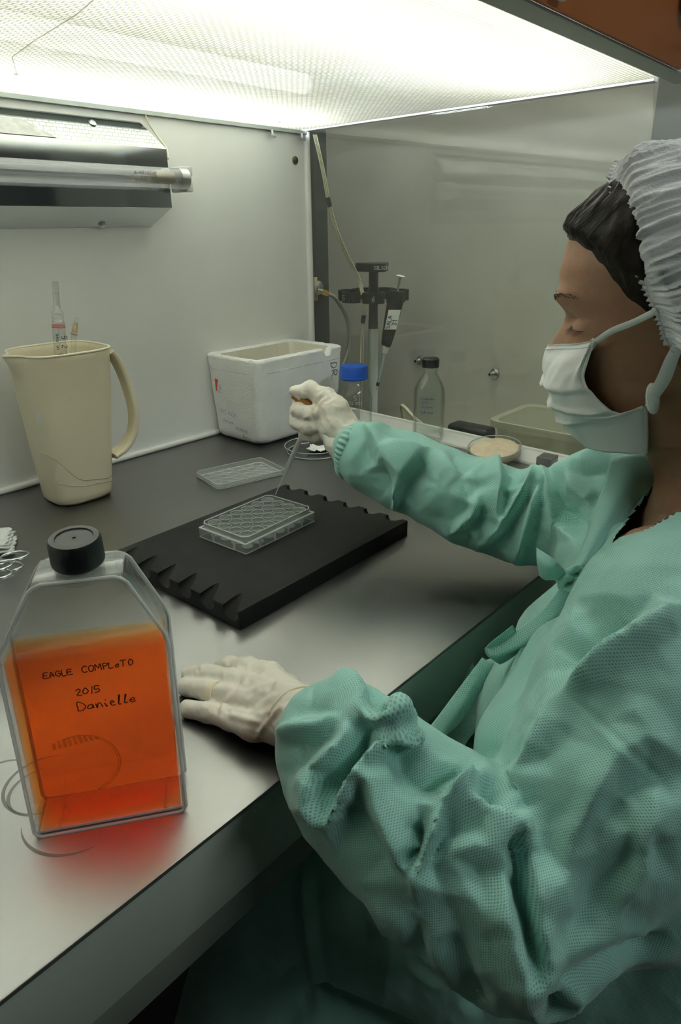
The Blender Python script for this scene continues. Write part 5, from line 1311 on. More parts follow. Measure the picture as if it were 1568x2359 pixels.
for j in range(MR + 1):
    t = j / MR; row = []
    for i, p in enumerate(rim_full):
        ang = 2 * pi * i / NR
        phi = t * pi / 2; c0 = V((-0.100, 0, 0.020))
        q = c0 + (p - c0) * max(cos(phi), 0) ** 0.85 + (poleV - c0) * sin(phi)
        outw = (p - c0).normalized()
        bul = (0.0095 + 0.0125 * abs(p.y) / 0.085) * sm(0, 0.12, t) * cos(phi) + (0.004 + 0.010 * abs(p.y) / 0.085) * sin(2 * phi)
        # gathers fanning out of the elastic
        ca_, sa_ = cos(ang + 0.35 * t), sin(ang + 0.35 * t)
        g = (noise.noise(V((ca_ * 4.5, sa_ * 4.5, t * 1.5))) * 0.009 * sm(0.02, 0.35, t) * (1 - sm(0.8, 1, t)) +
             (0.5 - abs(noise.noise(V((ca_ * 15, sa_ * 15, t * 2.4 + 4)))) * 2.0) * 0.0045 * sm(0, 0.08, t) * (1 - sm(0.6, 0.98, t)) +
             (0.5 - abs(noise.noise(V((ca_ * 34, sa_ * 34, t * 5 + 9)))) * 2.0) * 0.0020 * sm(0, 0.04, t) * (1 - sm(0.35, 0.8, t)) +
             noise.noise(V((ca_ * 26, sa_ * 26, t * 16))) * 0.0012)
        row.append(q + outw * (bul + g) + V((0.0, 0, 0)))
    cap_rows.append(row)
cm_ = MB(); cm_.rings([[H(*p) for p in r] for r in cap_rows], False, True)
cap_o = cm_.obj('cap', 'cap', P_, smooth=80)
# gathered frill on the elastic
fm_ = MB(); fr_rows = []
n_f = 1000
def rim_at(s):
    x = s * NR; i = int(x) % NR; return rim_full[i].lerp(rim_full[(i + 1) % NR], x - int(x))
for j in range(4):
    row = []
    for k in range(n_f):
        s = k / n_f; p = rim_at(s); ang = 2 * pi * s
        outw = (p - cc_).normalized(); front = V((0.9, 0, 0.25)).normalized()
        wv = sin(ang * 96 + 2 * sin(ang * 7)); jag = rnd.uniform(-1, 1) if j == 3 else 0
        row.append(H(*(p + front * (0.0011 * j * (1 + 0.12 * wv) + 0.0005 * jag - 0.0010) + outw * (0.0007 * wv * j * 0.7 + 0.001))))
    fr_rows.append(row)
fm_.rings(fr_rows, False, False); frill = fm_.obj('frill', 'cap', None, smooth=30); frill.parent = cap_o

# ---- face mask: side edge points measured, other side mirrored
side = [(-0.0270, 0.0605, -0.0195), (-0.0200, 0.0590, -0.0360), (-0.0150, 0.0580, -0.0520), (-0.0220, 0.0600, -0.0680), (-0.0330, 0.0610, -0.0820), (-0.0450, 0.0610, -0.0880), (-0.0600, 0.0600, -0.0840), (-0.0610, 0.0570, -0.1050), (-0.0590, 0.0530, -0.1270)]
mid = [(0.0150, 0, -0.0262), (0.0215, 0, -0.0390), (0.0225, 0, -0.0560), (0.0185, 0, -0.0680), (0.0165, 0, -0.0800), (0.0150, 0, -0.0920), (0.0105, 0, -0.1030), (0.0040, 0, -0.1130), (-0.0050, 0, -0.1215)]
S_ = cat([V(p) for p in side], 7); D_ = cat([V(p) for p in mid], 7); nm_ = len(S_)
mk = MB(); rows = []
NS = 60
for j in range(nm_):
    t = j / (nm_ - 1); row = []
    for i in range(NS + 1):
        s = -1 + 2 * i / NS; a = abs(s); A, B = D_[j], S_[j]
        # bulge sideways: quarter-ellipse from the nose line back to the cheek edge
        fr_ = cos(a * pi / 2) ** 0.9; x = B.x + (A.x - B.x) * fr_
        l = B.y * sin(a * pi / 2) ** 0.95 * (1 if s > 0 else -1); z = A.z + (B.z - A.z) * a ** 1.5
        # pleats: horizontal tucks, flattened at the sides
        pl = 0
        for pc_, ph in ((0.30, 0.0038), (0.50, 0.0042), (0.70, 0.0036)):
            dt = t - pc_ - 0.03 * a; pl += ph * sm(-0.085, 0.0, dt) * (1 - sm(0.0, 0.014, dt)) * (1 - 0.55 * a)
        wr_ = noise.noise(V((s * 4.5, t * 5, 2))) * 0.0035 * (1 - a * 0.3) + (1 - abs(noise.noise(V((s * 3.4 + t * 2.2, t * 3 - s, 7)))) * 2) * 0.0022
        n_ = V((x + 0.05, l, 0)).normalized()
        p = V((x, l, z)) + n_ * (pl + wr_ * sm(0, 0.12, t) * (1 - sm(0.9, 1, a) * 0.6))
        if t < 0.30:
            lo_, hi_ = 0.0, pi / 2
            for _ in range(18):
                md_ = (lo_ + hi_) / 2
                if abs((head_pt(md_, p.z) - NA).dot(HL)) < abs(p.y): lo_ = md_
                else: hi_ = md_
            ff_ = (head_pt(lo_, p.z) - NA).dot(HF) + 0.0022
            p.x += (max(ff_, p.x - 0.02) - p.x) * (1 - sm(0.0, 0.30, t)) * (1 - sm(0.75, 1, a))
        if False: p -= V((1, 0, 0)) * 0.004 * exp(-((a - 0.28) / 0.12) ** 2) * (1 - t / 0.2)
        row.append(H(*p))
    rows.append(row)
mk.add([p for r in rows for p in r], [(j * (NS + 1) + i, j * (NS + 1) + i + 1, (j + 1) * (NS + 1) + i + 1, (j + 1) * (NS + 1) + i) for j in range(nm_ - 1) for i in range(NS)])
mask = mk.obj('face_mask', 'mask', P_, smooth=60)
sd_ = mask.modifiers.new('thick', 'SOLIDIFY'); sd_.thickness = 0.0008
# stitched bands along the top and side edges
for r_, nm2 in ((0, 'top_hem'), (2, 'top_hem')):
    MB().tube([p + HF * 0.0006 for p in rows[r_][2:-2]], 0.0005, 5).obj(nm2, mat('hem', (0.62, 0.65, 0.65), 0.8), None).parent = mask
ed = MB(); ed.tube([rows[j][-1] for j in range(nm_)], [0.0016] * nm_, 6, flat=0.4); ed.obj('side_binding', 'mask', None).parent = mask
def ribbon(pts, w_, nrm, m, name, parent, thick=0.0006, twist=None, lab=None):
    pts = cat(pts, 8); mb2 = MB(); R = []
    for i, p in enumerate(pts):
        t = (pts[min(i + 1, len(pts) - 1)] - pts[max(i - 1, 0)]).normalized()
        n2 = nrm[0].lerp(nrm[-1], i / (len(pts) - 1)) if isinstance(nrm, (list, tuple)) else nrm
        sd = t.cross(n2).normalized(); n3 = sd.cross(t).normalized(); ww = w_ if not callable(w_) else w_(i / (len(pts) - 1))
        R.append([p - sd * ww / 2 - n3 * thick, p + n3 * 0.0004 - n3 * thick, p + sd * ww / 2 - n3 * thick, p + sd * ww / 2 + n3 * thick, p + n3 * 0.0012 + n3 * thick, p - sd * ww / 2 + n3 * thick])
    mb2.rings(R); o = mb2.obj(name, m, None, smooth=50); o.parent = parent
    if lab: o['label'] = lab
    return o
ribbon([SG(1374, 786, 0.062), SG(1410, 762, 0.066), SG(1460, 742, 0.074), SG(1512, 716, 0.084)], 0.0052, HL, 'mask', 'upper_tie', mask)
ribbon([SG(1493, 936, 0.062), SG(1510, 905, 0.070), SG(1530, 870, 0.078), SG(1550, 820, 0.084), SG(1575, 775, 0.088)], lambda t: 0.0055 + 0.005 * sin(pi * t), HL, 'mask', 'lower_tie', mask)
kb = MB(); 
for k in range(2):
    cc = SG(1503, 925 - 8 * k, 0.066 + 0.002 * k); kb.rings([[cc + HL * z + HU * (0.011 + 0.002 * k) * rr * sin(a) + HF * 0.0055 * rr * cos(a) for a in [2 * pi * q / 20 for q in range(20)]] for z, rr in ((-0.0015, 0.7), (0, 1.0), (0.0015, 0.8), (0.002, 0.2))])
kb.obj('tie_knot', 'mask', None).parent = mask
# ------------------------------------------------------------ gown
gw = Vol()
seg_paths = {}
def glimb(name, pts):
    seg_paths[name] = pts; limb(gw, pts, 28)
# near sleeve
glimb('near_forearm', [(P3(772, 1700, 0.503), 0.041), (P3(790, 1725, 0.499), 0.049), (P3(850, 1800, 0.488), 0.056), (P3(950, 1890, 0.475), 0.060), (P3(1060, 1970, 0.466), 0.064), (P3(1190, 2070, 0.458), 0.066), (P3(1258, 2150, 0.452), 0.038)])
glimb('tuck_a', [(P3(858, 1676, 0.462), 0.010), (P3(905, 1653, 0.455), 0.009), (P3(938, 1650, 0.462), 0.008)])
glimb('tuck_b', [(P3(742, 1800, 0.462), 0.012), (P3(752, 1850, 0.463), 0.012), (P3(762, 1888, 0.466), 0.007)])
glimb('tuck_c', [(P3(1225, 2200, 0.445), 0.020), (P3(1268, 2272, 0.447), 0.006)])
glimb('near_upper', [(P3(1258, 2150, 0.452), 0.036), (P3(1290, 2040, 0.458), 0.052), (P3(1400, 1830, 0.470), 0.074), (P3(1485, 1620, 0.490), 0.078), (P3(1545, 1440, 0.515), 0.074), (P3(1560, 1345, 0.535), 0.062)])
glimb('near_back', [(P3(1300, 2150, 0.47), 0.030), (P3(1500, 2020, 0.47), 0.050), (P3(1600, 1800, 0.50), 0.09)])
# far sleeve
glimb('far_sleeve', [(P3(826, 1040, 0.852), 0.034), (P3(856, 1055, 0.842), 0.042), (P3(930, 1085, 0.828), 0.047), (P3(1020, 1125, 0.812), 0.047), (P3(1100, 1160, 0.800), 0.052), (P3(1190, 1190, 0.790), 0.051), (P3(1290, 1196, 0.775), 0.057), (P3(1390, 1175, 0.750), 0.062), (P3(1455, 1150, 0.730), 0.052)])
# trunk
glimb('trunk', [(P3(1470, 1420, 0.640), 0.066), (P3(1400, 1530, 0.630), 0.085), (P3(1345, 1680, 0.615), 0.094), (P3(1335, 1850, 0.620), 0.098), (P3(1370, 2050, 0.650), 0.112), (P3(1400, 2300, 0.660), 0.12)])
glimb('shoulders', [(P3(1550, 1372, 0.555), 0.054), (P3(1500, 1395, 0.600), 0.060), (P3(1420, 1300, 0.70), 0.060), (P3(1410, 1210, 0.745), 0.056)])
glimb('chest_front', [(P3(1330, 1540, 0.57), 0.045), (P3(1245, 1735, 0.530), 0.049), (P3(1300, 1860, 0.500), 0.036)])
glimb('trunk_back', [(P3(1640, 1430, 0.60), 0.08), (P3(1640, 1800, 0.60), 0.12), (P3(1600, 2200, 0.62), 0.13)])
# lap and skirt over both thighs, running under the bench
kL, kR = hipL + V((-0.17, 0.38, -0.01)), hipR + V((-0.17, 0.38, -0.01))
glimb('back_yoke', [(ls_ + V((0.02, -0.03, -0.035)), 0.062), (nb_ + V((0.0, -0.035, -0.085)), 0.070), (rs_ + V((0, 0, -0.01)), 0.060)])
glimb('right_side', [(rs_ + V((0.0, -0.02, -0.03)), 0.066), (V((-0.43, -0.96, -0.08)), 0.095), (V((-0.42, -1.0, -0.22)), 0.12)])
glimb('lap', [(hipL + V((0, -0.02, 0.02)), 0.115), (hipL.lerp(kL, 0.5) + V((-0.02, 0, 0.01)), 0.100), (kL + V((-0.01, 0.02, 0)), 0.088)])
glimb('lap2', [(hipR, 0.115), (hipR.lerp(kR, 0.5), 0.095), (kR, 0.085)])
glimb('lap3', [(hipL.lerp(hipR, 0.5) + V((0, 0.05, 0.02)), 0.11), (kL.lerp(kR, 0.5) + V((0, 0, -0.01)), 0.085)])
glimb('drape', [(P3(1330, 2330, 0.70), 0.10), (P3(1150, 2370, 0.73), 0.10), (P3(950, 2370, 0.75), 0.10), (P3(790, 2340, 0.77), 0.09), (P3(660, 2330, 0.79), 0.075)])
glimb('skirt', [(kL + V((-0.03, 0.0, -0.03)), 0.07), (kL + V((-0.05, 0.0, -0.25)), 0.12)])
glimb('skirt2', [(kR + V((0, 0.0, -0.03)), 0.07), (kR + V((0.02, 0.0, -0.25)), 0.09)])
glimb('skirt3', [(kL.lerp(kR, 0.5) + V((0, 0.0, -0.03)), 0.07), (kL.lerp(kR, 0.5) + V((0, 0.0, -0.25)), 0.09)])
gme = remeshed(gw, 0.0027, 0.010)
# neck opening: drop the faces over the open collar
NEAR = [
 ([(120, 468), (200, 458), (290, 450), (345, 420), (412, 465)], 6), ([(180, 420), (240, 395), (300, 400)], -2), ([(160, 530), (240, 520), (310, 500)], -4),
 ([(330, 268), (400, 310), (440, 370), (456, 440)], 8), ([(455, 300), (490, 360), (505, 410)], -8), ([(345, 420), (300, 340), (270, 300)], 2),
 ([(480, 515), (520, 480), (560, 460), (600, 500), (640, 520)], 10), ([(470, 440), (520, 410), (590, 402)], 8), ([(500, 448), (560, 435)], -3),
 ([(412, 467), (350, 540), (285, 598), (205, 668)], 9), ([(452, 452), (440, 520), (395, 590), (345, 670), (318, 740)], -11),
 ([(250, 560), (190, 600), (160, 640)], -3), ([(285, 600), (282, 660), (277, 720), (285, 765), (320, 795)], 10), ([(303, 625), (298, 680)], -5),
 ([(540, 470), (480, 540), (415, 615), (370, 690), (345, 760), (322, 797)], 11), ([(380, 735), (365, 785)], -7),
 ([(458, 592), (470, 650), (490, 740), (530, 820), (560, 900), (598, 975)], 8), ([(420, 680), (430, 760), (480, 860), (540, 950)], -5),
 ([(565, 500), (580, 590), (610, 640), (700, 705)], -7), ([(520, 560), (530, 680), (590, 800), (630, 880)], 2), ([(640, 560), (740, 600), (820, 625)], 3),
 ([(690, 735), (735, 685), (780, 652), (840, 636)], 13), ([(690, 738), (760, 705), (850, 742), (940, 777), (985, 850), (1005, 890)], 9), ([(705, 705), (745, 655), (810, 618)], -5), ([(860, 690), (885, 735)], -10),
 ([(687, 745), (692, 800), (672, 860), (652, 930), (600, 975)], 11), ([(655, 790), (640, 870), (612, 930)], -9), ([(730, 790), (700, 870), (665, 950)], -6),
 ([(600, 975), (655, 955)], 9), ([(945, 780), (1000, 890), (1008, 960), (1050, 1200), (1070, 1290)], -9),
 ([(1018, 900), (1028, 1000), (1058, 1180), (1088, 1300), (1108, 1372)], 6), ([(930, 960), (958, 1130), (992, 1260), (1008, 1330), (1095, 1378)], 9), ([(985, 960), (1000, 1090), (1030, 1210), (1056, 1290)], -10),
 ([(740, 900), (830, 870), (920, 900), (930, 960)], 5), ([(800, 1000), (860, 1100), (900, 1200)], 3), ([(720, 1050), (760, 1150), (820, 1230)], -3), ([(820, 950), (860, 1010)], -4),
 ([(1165, 312), (1100, 440), (1010, 620), (948, 768)], 6), ([(1172, 328), (1310, 205), (1450, 105), (1568, 30)], 12), ([(1140, 230), (1250, 135), (1400, 55)], -13), ([(1250, 330), (1400, 220), (1560, 130)], 3),
 ([(1560, 620), (1460, 640), (1350, 700), (1250, 800)], -6), ([(1400, 440), (1280, 680), (1180, 900), (1100, 1130)], 5), ([(1560, 860), (1400, 930), (1260, 1060), (1160, 1240)], -5), ([(1480, 700), (1440, 900), (1330, 1150)], 3),
 ([(1380, 330), (1450, 480), (1560, 560)], 3), ([(1060, 560), (1130, 520), (1180, 440)], -2),
]
LOWER = [
 ([(700, 1990), (705, 2120), (740, 2340)], 0.012, 0.006), ([(965, 2110), (968, 2220), (1030, 2255)], 0.010, -0.006), ([(1040, 2140), (1080, 2260), (1120, 2359)], 0.014, -0.008), ([(560, 2200), (640, 2260), (700, 2200)], 0.014, -0.005),
 ([(850, 2050), (900, 2170), (880, 2330)], 0.02, 0.006), ([(1270, 2300), (1300, 2359)], 0.012, -0.01), ([(1270, 2290), (1400, 2215), (1568, 2140)], 0.014, -0.008), ([(1313, 1600), (1400, 1680), (1568, 1840)], 0.004, -0.0012)]
FAR = [
 ([(330, 205), (380, 262), (418, 330), (403, 362)], 8), ([(345, 250), (360, 330), (330, 390)], -4), ([(290, 330), (330, 360), (300, 420)], -3),
 ([(403, 360), (440, 300), (475, 284), (570, 297)], 9), ([(570, 298), (530, 345), (480, 400), (458, 478), (470, 505)], 10), ([(410, 370), (430, 410), (445, 470)], -7), ([(585, 340), (545, 400), (500, 460), (490, 500)], -8), ([(440, 250), (520, 262), (600, 280)], -4),
 ([(660, 292), (720, 365), (755, 378)], -6), ([(640, 310), (690, 370), (715, 425)], 4), ([(610, 440), (680, 480), (740, 500)], 3),
 ([(785, 490), (770, 550), (735, 580), (677, 632)], 10), ([(805, 520), (790, 570), (740, 620)], -8), ([(740, 500), (740, 540), (690, 580)], -3),
 ([(825, 347), (856, 352), (863, 420), (858, 500), (862, 600)], 9), ([(790, 400), (800, 470)], -6), ([(905, 450), (890, 520), (880, 560)], -8),
 ([(1050, 370), (1008, 388), (960, 470), (900, 550), (865, 600), (795, 665)], 11), ([(960, 430), (925, 390), (880, 352)], -4), ([(1005, 440), (950, 545), (905, 620), (850, 690)], -8),
 ([(1022, 440), (992, 560), (948, 680), (930, 748)], 9), ([(1042, 450), (1022, 560), (995, 680)], -8), ([(1056, 372), (1062, 480), (1092, 580), (1170, 666)], 10), ([(1092, 440), (1112, 540), (1165, 600)], -9),
 ([(1137, 432), (1180, 480), (1250, 560)], 11), ([(1137, 430), (1152, 382), (1240, 332), (1300, 312)], 8), ([(1150, 500), (1200, 580), (1212, 640)], -7), ([(1200, 400), (1280, 380), (1350, 350)], -4),
]
# broad crumpling first, then the measured folds
co = vcoords(gme); nr = vnormals(gme); co_flat = co.copy()
near = co[:, 1] < 0
rg1 = ridged(co, 17, 1, (1, 1, 0.7), 1.6, 2.2, 2)
setco(gme, co + nr * ((rg1 - 1.0) * 0.0012)[:, None])
relief(gme, [(l_, h_ * 1.75) for l_, h_ in NEAR], lambda x, y: (553 + x / 1.545, 1382 + y / 1.545))
relief(gme, [(l_, h_ * 1.55) for l_, h_ in FAR], lambda x, y: (640 + x / 1.704, 860 + y / 1.704))
apply_folds(gme, LOWER)
# UVs in metres, wrapped round the nearest limb
co = co_flat
npoly = len(gme.polygons)
qv = np.array([tuple(p.vertices) for p in gme.polygons]); cen = co_flat[qv].mean(1)
segs = []
for nm_s, pts in seg_paths.items():
    groups = [(0, len(pts) - 1)]
    p0 = np.array(pts[0][0]); p1 = np.array(pts[-1][0]); segs.append((p0, p1, np.mean([r for _, r in pts])))
best = np.full(npoly, 1e9); which = np.zeros(npoly, dtype=int)
k_ = 0
for si, (nm_s, pts) in enumerate(seg_paths.items()):
    for (a, ra), (b, rb) in zip(pts, pts[1:]):
        A = np.array(a); B = np.array(b); ab = B - A; t = np.clip(((cen - A) @ ab) / (ab @ ab), 0, 1)
        d = np.linalg.norm(cen - A - t[:, None] * ab, axis=1) - (ra * (1 - t) + rb * t)
        m_ = d < best; best[m_] = d[m_]; which[m_] = si
uvl = gme.uv_layers.new(name='UVMap')
ls = np.empty(npoly, dtype=np.int32); gme.polygons.foreach_get('loop_start', ls); lt = np.empty(npoly, dtype=np.int32); gme.polygons.foreach_get('loop_total', lt)
lv = np.empty(len(gme.loops), dtype=np.int32); gme.loops.foreach_get('vertex_index', lv)
lp = np.repeat(which, lt) if np.all(np.diff(ls) > 0) else None
UV = np.zeros((len(gme.loops), 2))
cloop = np.repeat(cen, lt, axis=0)
for si, (p0, p1, r) in enumerate(segs):
    ax = (p1 - p0) / np.linalg.norm(p1 - p0); ref = np.cross(ax, np.array(CF)); ref /= np.linalg.norm(ref); bt = np.cross(ax, ref)
    m_ = lp == si; X = co[lv[m_]] - p0; Xc = cloop[m_] - p0
    # seam of the wrap lies on the side away from the opening
    th = np.arctan2(X @ ref, -(X @ bt)); thc_ = np.arctan2(Xc @ ref, -(Xc @ bt))
    th = np.where(th - thc_ > pi, th - 2 * pi, th); th = np.where(th - thc_ < -pi, th + 2 * pi, th)
    UV[m_, 0] = th * r; UV[m_, 1] = X @ ax
uvl.data.foreach_set('uv', UV.astype(np.float32).ravel())
# open the collar
bm = bmesh.new(); bm.from_mesh(gme)
def inpoly(x, y, poly):
    c = False; n = len(poly)
    for i in range(n):
        x1, y1 = poly[i]; x2, y2 = poly[i - 1]
        if (y1 > y) != (y2 > y) and x < (x2 - x1) * (y - y1) / (y2 - y1) + x1: c = not c
    return c
OPENING = [(1490, 1000), (1500, 1060), (1512, 1110), (1470, 1165), (1420, 1230), (1384, 1296), (1432, 1243), (1500, 1214), (1575, 1172), (1660, 1150), (1660, 1000)]
cutc = H(-0.105, 0, -0.20)
dead = []
for f_ in bm.faces:
    c_ = f_.calc_center_median()
    if (c_ - cutc).length < 0.19:
        x_, y_ = PIX(c_)
        if inpoly(x_, y_, OPENING): dead.append(f_)
    # hollow cuff ends
bmesh.ops.delete(bm, geom=dead, context='FACES')
bm.to_mesh(gme); bm.free()
gme.polygons.foreach_set('use_smooth', [True] * len(gme.polygons))
gme.materials.clear(); gme.materials.append(M['gown'])
gown = bpy.data.objects.new('gown', gme); COL.objects.link(gown); gown.parent = P_

# ---- lapels, ties and bindings of the gown
def sheet(name, grid_px, m='gown', thick=0.0007, parent=gown, sub=6, wr=0.0012, uvs=760):
    """thin cloth piece through a small grid of measured points (x, y, depth)"""
    G = [[P3(*p) for p in row] for row in grid_px]
    rows_ = [cat(r, sub) for r in G]
    cols = [cat([r[j] for r in rows_], sub) for j in range(len(rows_[0]))]
    nr_, nc_ = len(cols[0]), len(cols)
    vs_ = [cols[j][i] + CF * (noise.noise(cols[j][i] * 60) * wr) for i in range(nr_) for j in range(nc_)]
    me = bpy.data.meshes.new(name); me.from_pydata([tuple(v) for v in vs_], [], [(i * nc_ + j, i * nc_ + j + 1, (i + 1) * nc_ + j + 1, (i + 1) * nc_ + j) for i in range(nr_ - 1) for j in range(nc_ - 1)])
    uv = me.uv_layers.new(name='UVMap')
    du = (G[0][-1] - G[0][0]).length; dv_ = (G[-1][0] - G[0][0]).length
    for l in me.loops:
        i, j = divmod(l.vertex_index, nc_); uv.data[l.index].uv = (j / (nc_ - 1) * du, i / (nr_ - 1) * dv_)
    me.polygons.foreach_set('use_smooth', [True] * len(me.polygons))
    me.materials.append(M[m]); o = bpy.data.objects.new(name, me); COL.objects.link(o); o.parent = parent
    s_ = o.modifiers.new('thick', 'SOLIDIFY'); s_.thickness = thick
    return o
# far lapel falling from the neck to the knot
sheet('lapel', [[(1405, 1062, 0.690), (1450, 1050, 0.690), (1492, 1046, 0.690)], [(1392, 1110, 0.672), (1450, 1095, 0.668), (1508, 1100, 0.676)], [(1372, 1170, 0.655), (1415, 1160, 0.645), (1462, 1165, 0.655)], [(1345, 1250, 0.630), (1372, 1240, 0.622), (1408, 1238, 0.632)], [(1312, 1320, 0.610), (1335, 1310, 0.605), (1386, 1292, 0.612)]])
# near lapel
sheet('lapel', [[(1590, 1168, 0.545), (1600, 1230, 0.530), (1610, 1300, 0.52)], [(1505, 1213, 0.566), (1520, 1260, 0.545), (1540, 1330, 0.53)], [(1434, 1242, 0.590), (1450, 1290, 0.562), (1480, 1360, 0.545)], [(1382, 1300, 0.600), (1400, 1345, 0.575), (1430, 1400, 0.56)], [(1318, 1338, 0.600), (1330, 1365, 0.590), (1350, 1420, 0.585)]])
MB().tube([P3(1590, 1190, 0.5435), P3(1530, 1218, 0.556), P3(1500, 1240, 0.562)], 0.0009, 6).obj('neck_binding', 'gown_plain', None).parent = gown
# knot, loop and tails
kn_ = MB(); kc = P3(1313, 1332, 0.592)
for k, (dx, dy, r_) in enumerate(((0, 0, 0.0075), (0.004, 0.004, 0.006), (-0.003, -0.004, 0.006))):
    c_ = kc + CR * dx + CU * dy - CF * 0.002 * k
    kn_.tube([c_ + CR * r_ * cos(a) + CU * r_ * 0.8 * sin(a) + CF * 0.003 * sin(2 * a) for a in [2 * pi * q / 20 for q in range(21)]], 0.0035, 8, caps=False)
kn_.obj('tie_knot', 'gown_plain', None, smooth=60).parent = gown
sheet('tie_loop', [[(1306, 1322, 0.590), (1310, 1330, 0.590), (1300, 1342, 0.590)], [(1275, 1290, 0.584), (1278, 1310, 0.580), (1275, 1335, 0.586)], [(1250, 1272, 0.584), (1256, 1305, 0.578), (1255, 1335, 0.586)], [(1236, 1262, 0.588), (1237, 1290, 0.584), (1243, 1325, 0.588)]], 'gown_plain', 0.0008)
sheet('tie_tail', [[(1300, 1340, 0.590), (1318, 1345, 0.588), (1332, 1345, 0.592)], [(1255, 1400, 0.588), (1285, 1410, 0.584), (1312, 1400, 0.590)], [(1200, 1445, 0.588), (1225, 1470, 0.580), (1262, 1462, 0.588)], [(1118, 1492, 0.590), (1135, 1515, 0.583), (1180, 1500, 0.590)]], 'gown')
sheet('tie_tail', [[(1116, 1494, 0.590), (1135, 1475, 0.584), (1180, 1440, 0.585)], [(1122, 1510, 0.592), (1150, 1500, 0.590), (1200, 1470, 0.592)], [(1150, 1530, 0.598), (1170, 1520, 0.598), (1210, 1490, 0.600)]], 'gown')
sheet('tie_tail', [[(1235, 1420, 0.588), (1262, 1440, 0.586), (1290, 1420, 0.590)], [(1180, 1530, 0.580), (1205, 1540, 0.576), (1232, 1535, 0.582)], [(1150, 1605, 0.574), (1172, 1615, 0.570), (1195, 1610, 0.575)], [(1130, 1668, 0.566), (1152, 1672, 0.563), (1173, 1676, 0.567)]], 'gown_plain', 0.0008)
sheet('tie_seam', [[(1262, 1442, 0.5845), (1264, 1442, 0.5845)], [(1205, 1541, 0.5745), (1207, 1541, 0.5745)], [(1172, 1616, 0.5685), (1174, 1616, 0.5685)], [(1152, 1672, 0.5615), (1154, 1672, 0.5615)]], 'mask', 0.0004)
# belt end crossing the dark gap in front of the bench edge
sheet('belt', [[(1110, 1515, 0.640), (1125, 1525, 0.640), (1140, 1530, 0.642)], [(1045, 1600, 0.62), (1065, 1620, 0.615), (1078, 1640, 0.62)], [(1000, 1660, 0.60), (1020, 1680, 0.598), (1030, 1690, 0.60)], [(955, 1712, 0.58), (968, 1716, 0.578), (975, 1722, 0.58)]], 'gown')
# open front panel behind the ties
sheet('front_panel', [[(1120, 1520, 0.66), (1180, 1500, 0.65), (1260, 1440, 0.64)], [(1100, 1600, 0.66), (1160, 1600, 0.645), (1240, 1560, 0.63)], [(1095, 1640, 0.68), (1140, 1680, 0.66), (1230, 1650, 0.65)]], 'gown')
sheet('front_panel', [[(1130, 1640, 0.70), (1100, 1560, 0.72), (1080, 1500, 0.74)], [(1060, 1740, 0.70), (1000, 1700, 0.72), (980, 1660, 0.74)], [(1050, 1860, 0.72), (950, 1800, 0.74), (900, 1740, 0.76)]], 'gown')
# gathered elastic at both cuffs
def cuff(c, ax, r, n_g, lenc, nm='cuff'):
    q = V((0, 0, 1)).rotation_difference(ax.normalized()); R = []
    for z, rr in ((0, 0.90), (lenc * 0.3, 1.0), (lenc * 0.7, 1.03), (lenc, 0.94), (lenc * 1.01, 0.86), (lenc * 0.5, 0.84)):
        R.append([c + q @ V(((r * rr + 0.0010 * sin(n_g * a) + 0.002 * sin(3 * a)) * cos(a), (r * rr + 0.0010 * sin(n_g * a) + 0.002 * sin(3 * a)) * sin(a), z)) for a in [2 * pi * k / 160 for k in range(160)]])
    o = MB().rings(R, False, False).obj(nm, 'gown_plain', None, smooth=60); o.parent = gown; return o
ca0, ca1 = P3(826, 1040, 0.852), P3(930, 1085, 0.828)
cuff(ca0 - (ca1 - ca0).normalized() * 0.016, (ca1 - ca0), 0.037, 34, 0.014)

# ------------------------------------------------------------ gloves
def glove(name, chains, vox, folds, lab, sit=3):
    g = Vol()
    for ch in chains: limb(g, ch)
    me = remeshed(g, vox, 0.0035); c0 = vcoords(me); n0 = vnormals(me)
    w_ = ridged(c0, 70, 5, (1, 1, 1), 1.5, 2.2, 2); setco(me, c0 + n0 * ((w_ - 1.0) * 0.0009)[:, None])
    apply_folds(me, folds)
    me.polygons.foreach_set('use_smooth', [True] * len(me.polygons)); me.materials.clear(); me.materials.append(M['glove'])
    o = bpy.data.objects.new(name, me); COL.objects.link(o); o.parent = P_; o['label'] = lab
    return o
Z_ = PZ
wL = Z_(690, 1652, 0.034)
CH = [
 [(Z_(432, 1632, .0085), .0080), (Z_(478, 1640, .0125), .0086), (Z_(528, 1655, .018), .0095), (Z_(585, 1672, .022), .012), (wL, .020)],
 [(Z_(427, 1582, .0088), .0084), (Z_(478, 1590, .0165), .0092), (Z_(540, 1605, .0235), .0102), (Z_(600, 1620, .027), .013), (wL, .022)],
 [(Z_(436, 1556, .0088), .0082), (Z_(476, 1552, .019), .0090), (Z_(540, 1567, .0265), .0102), (Z_(605, 1590, .030), .013), (wL, .022)],
 [(Z_(510, 1538, .0088), .0078), (Z_(532, 1532, .018), .0086), (Z_(575, 1540, .0265), .0100), (Z_(620, 1560, .030), .013), (wL, .022)],
 [(Z_(560, 1535, .009), .0085), (Z_(610, 1550, .014), .0105), (Z_(655, 1590, .022), .014), (wL, .020)],
 [(wL, .024), (Z_(722, 1682, .040), .026), (Z_(775, 1705, .040), .027)],
 [(Z_(600, 1640, .021), .013), (Z_(650, 1665, .026), .018), (wL, .022)],
]
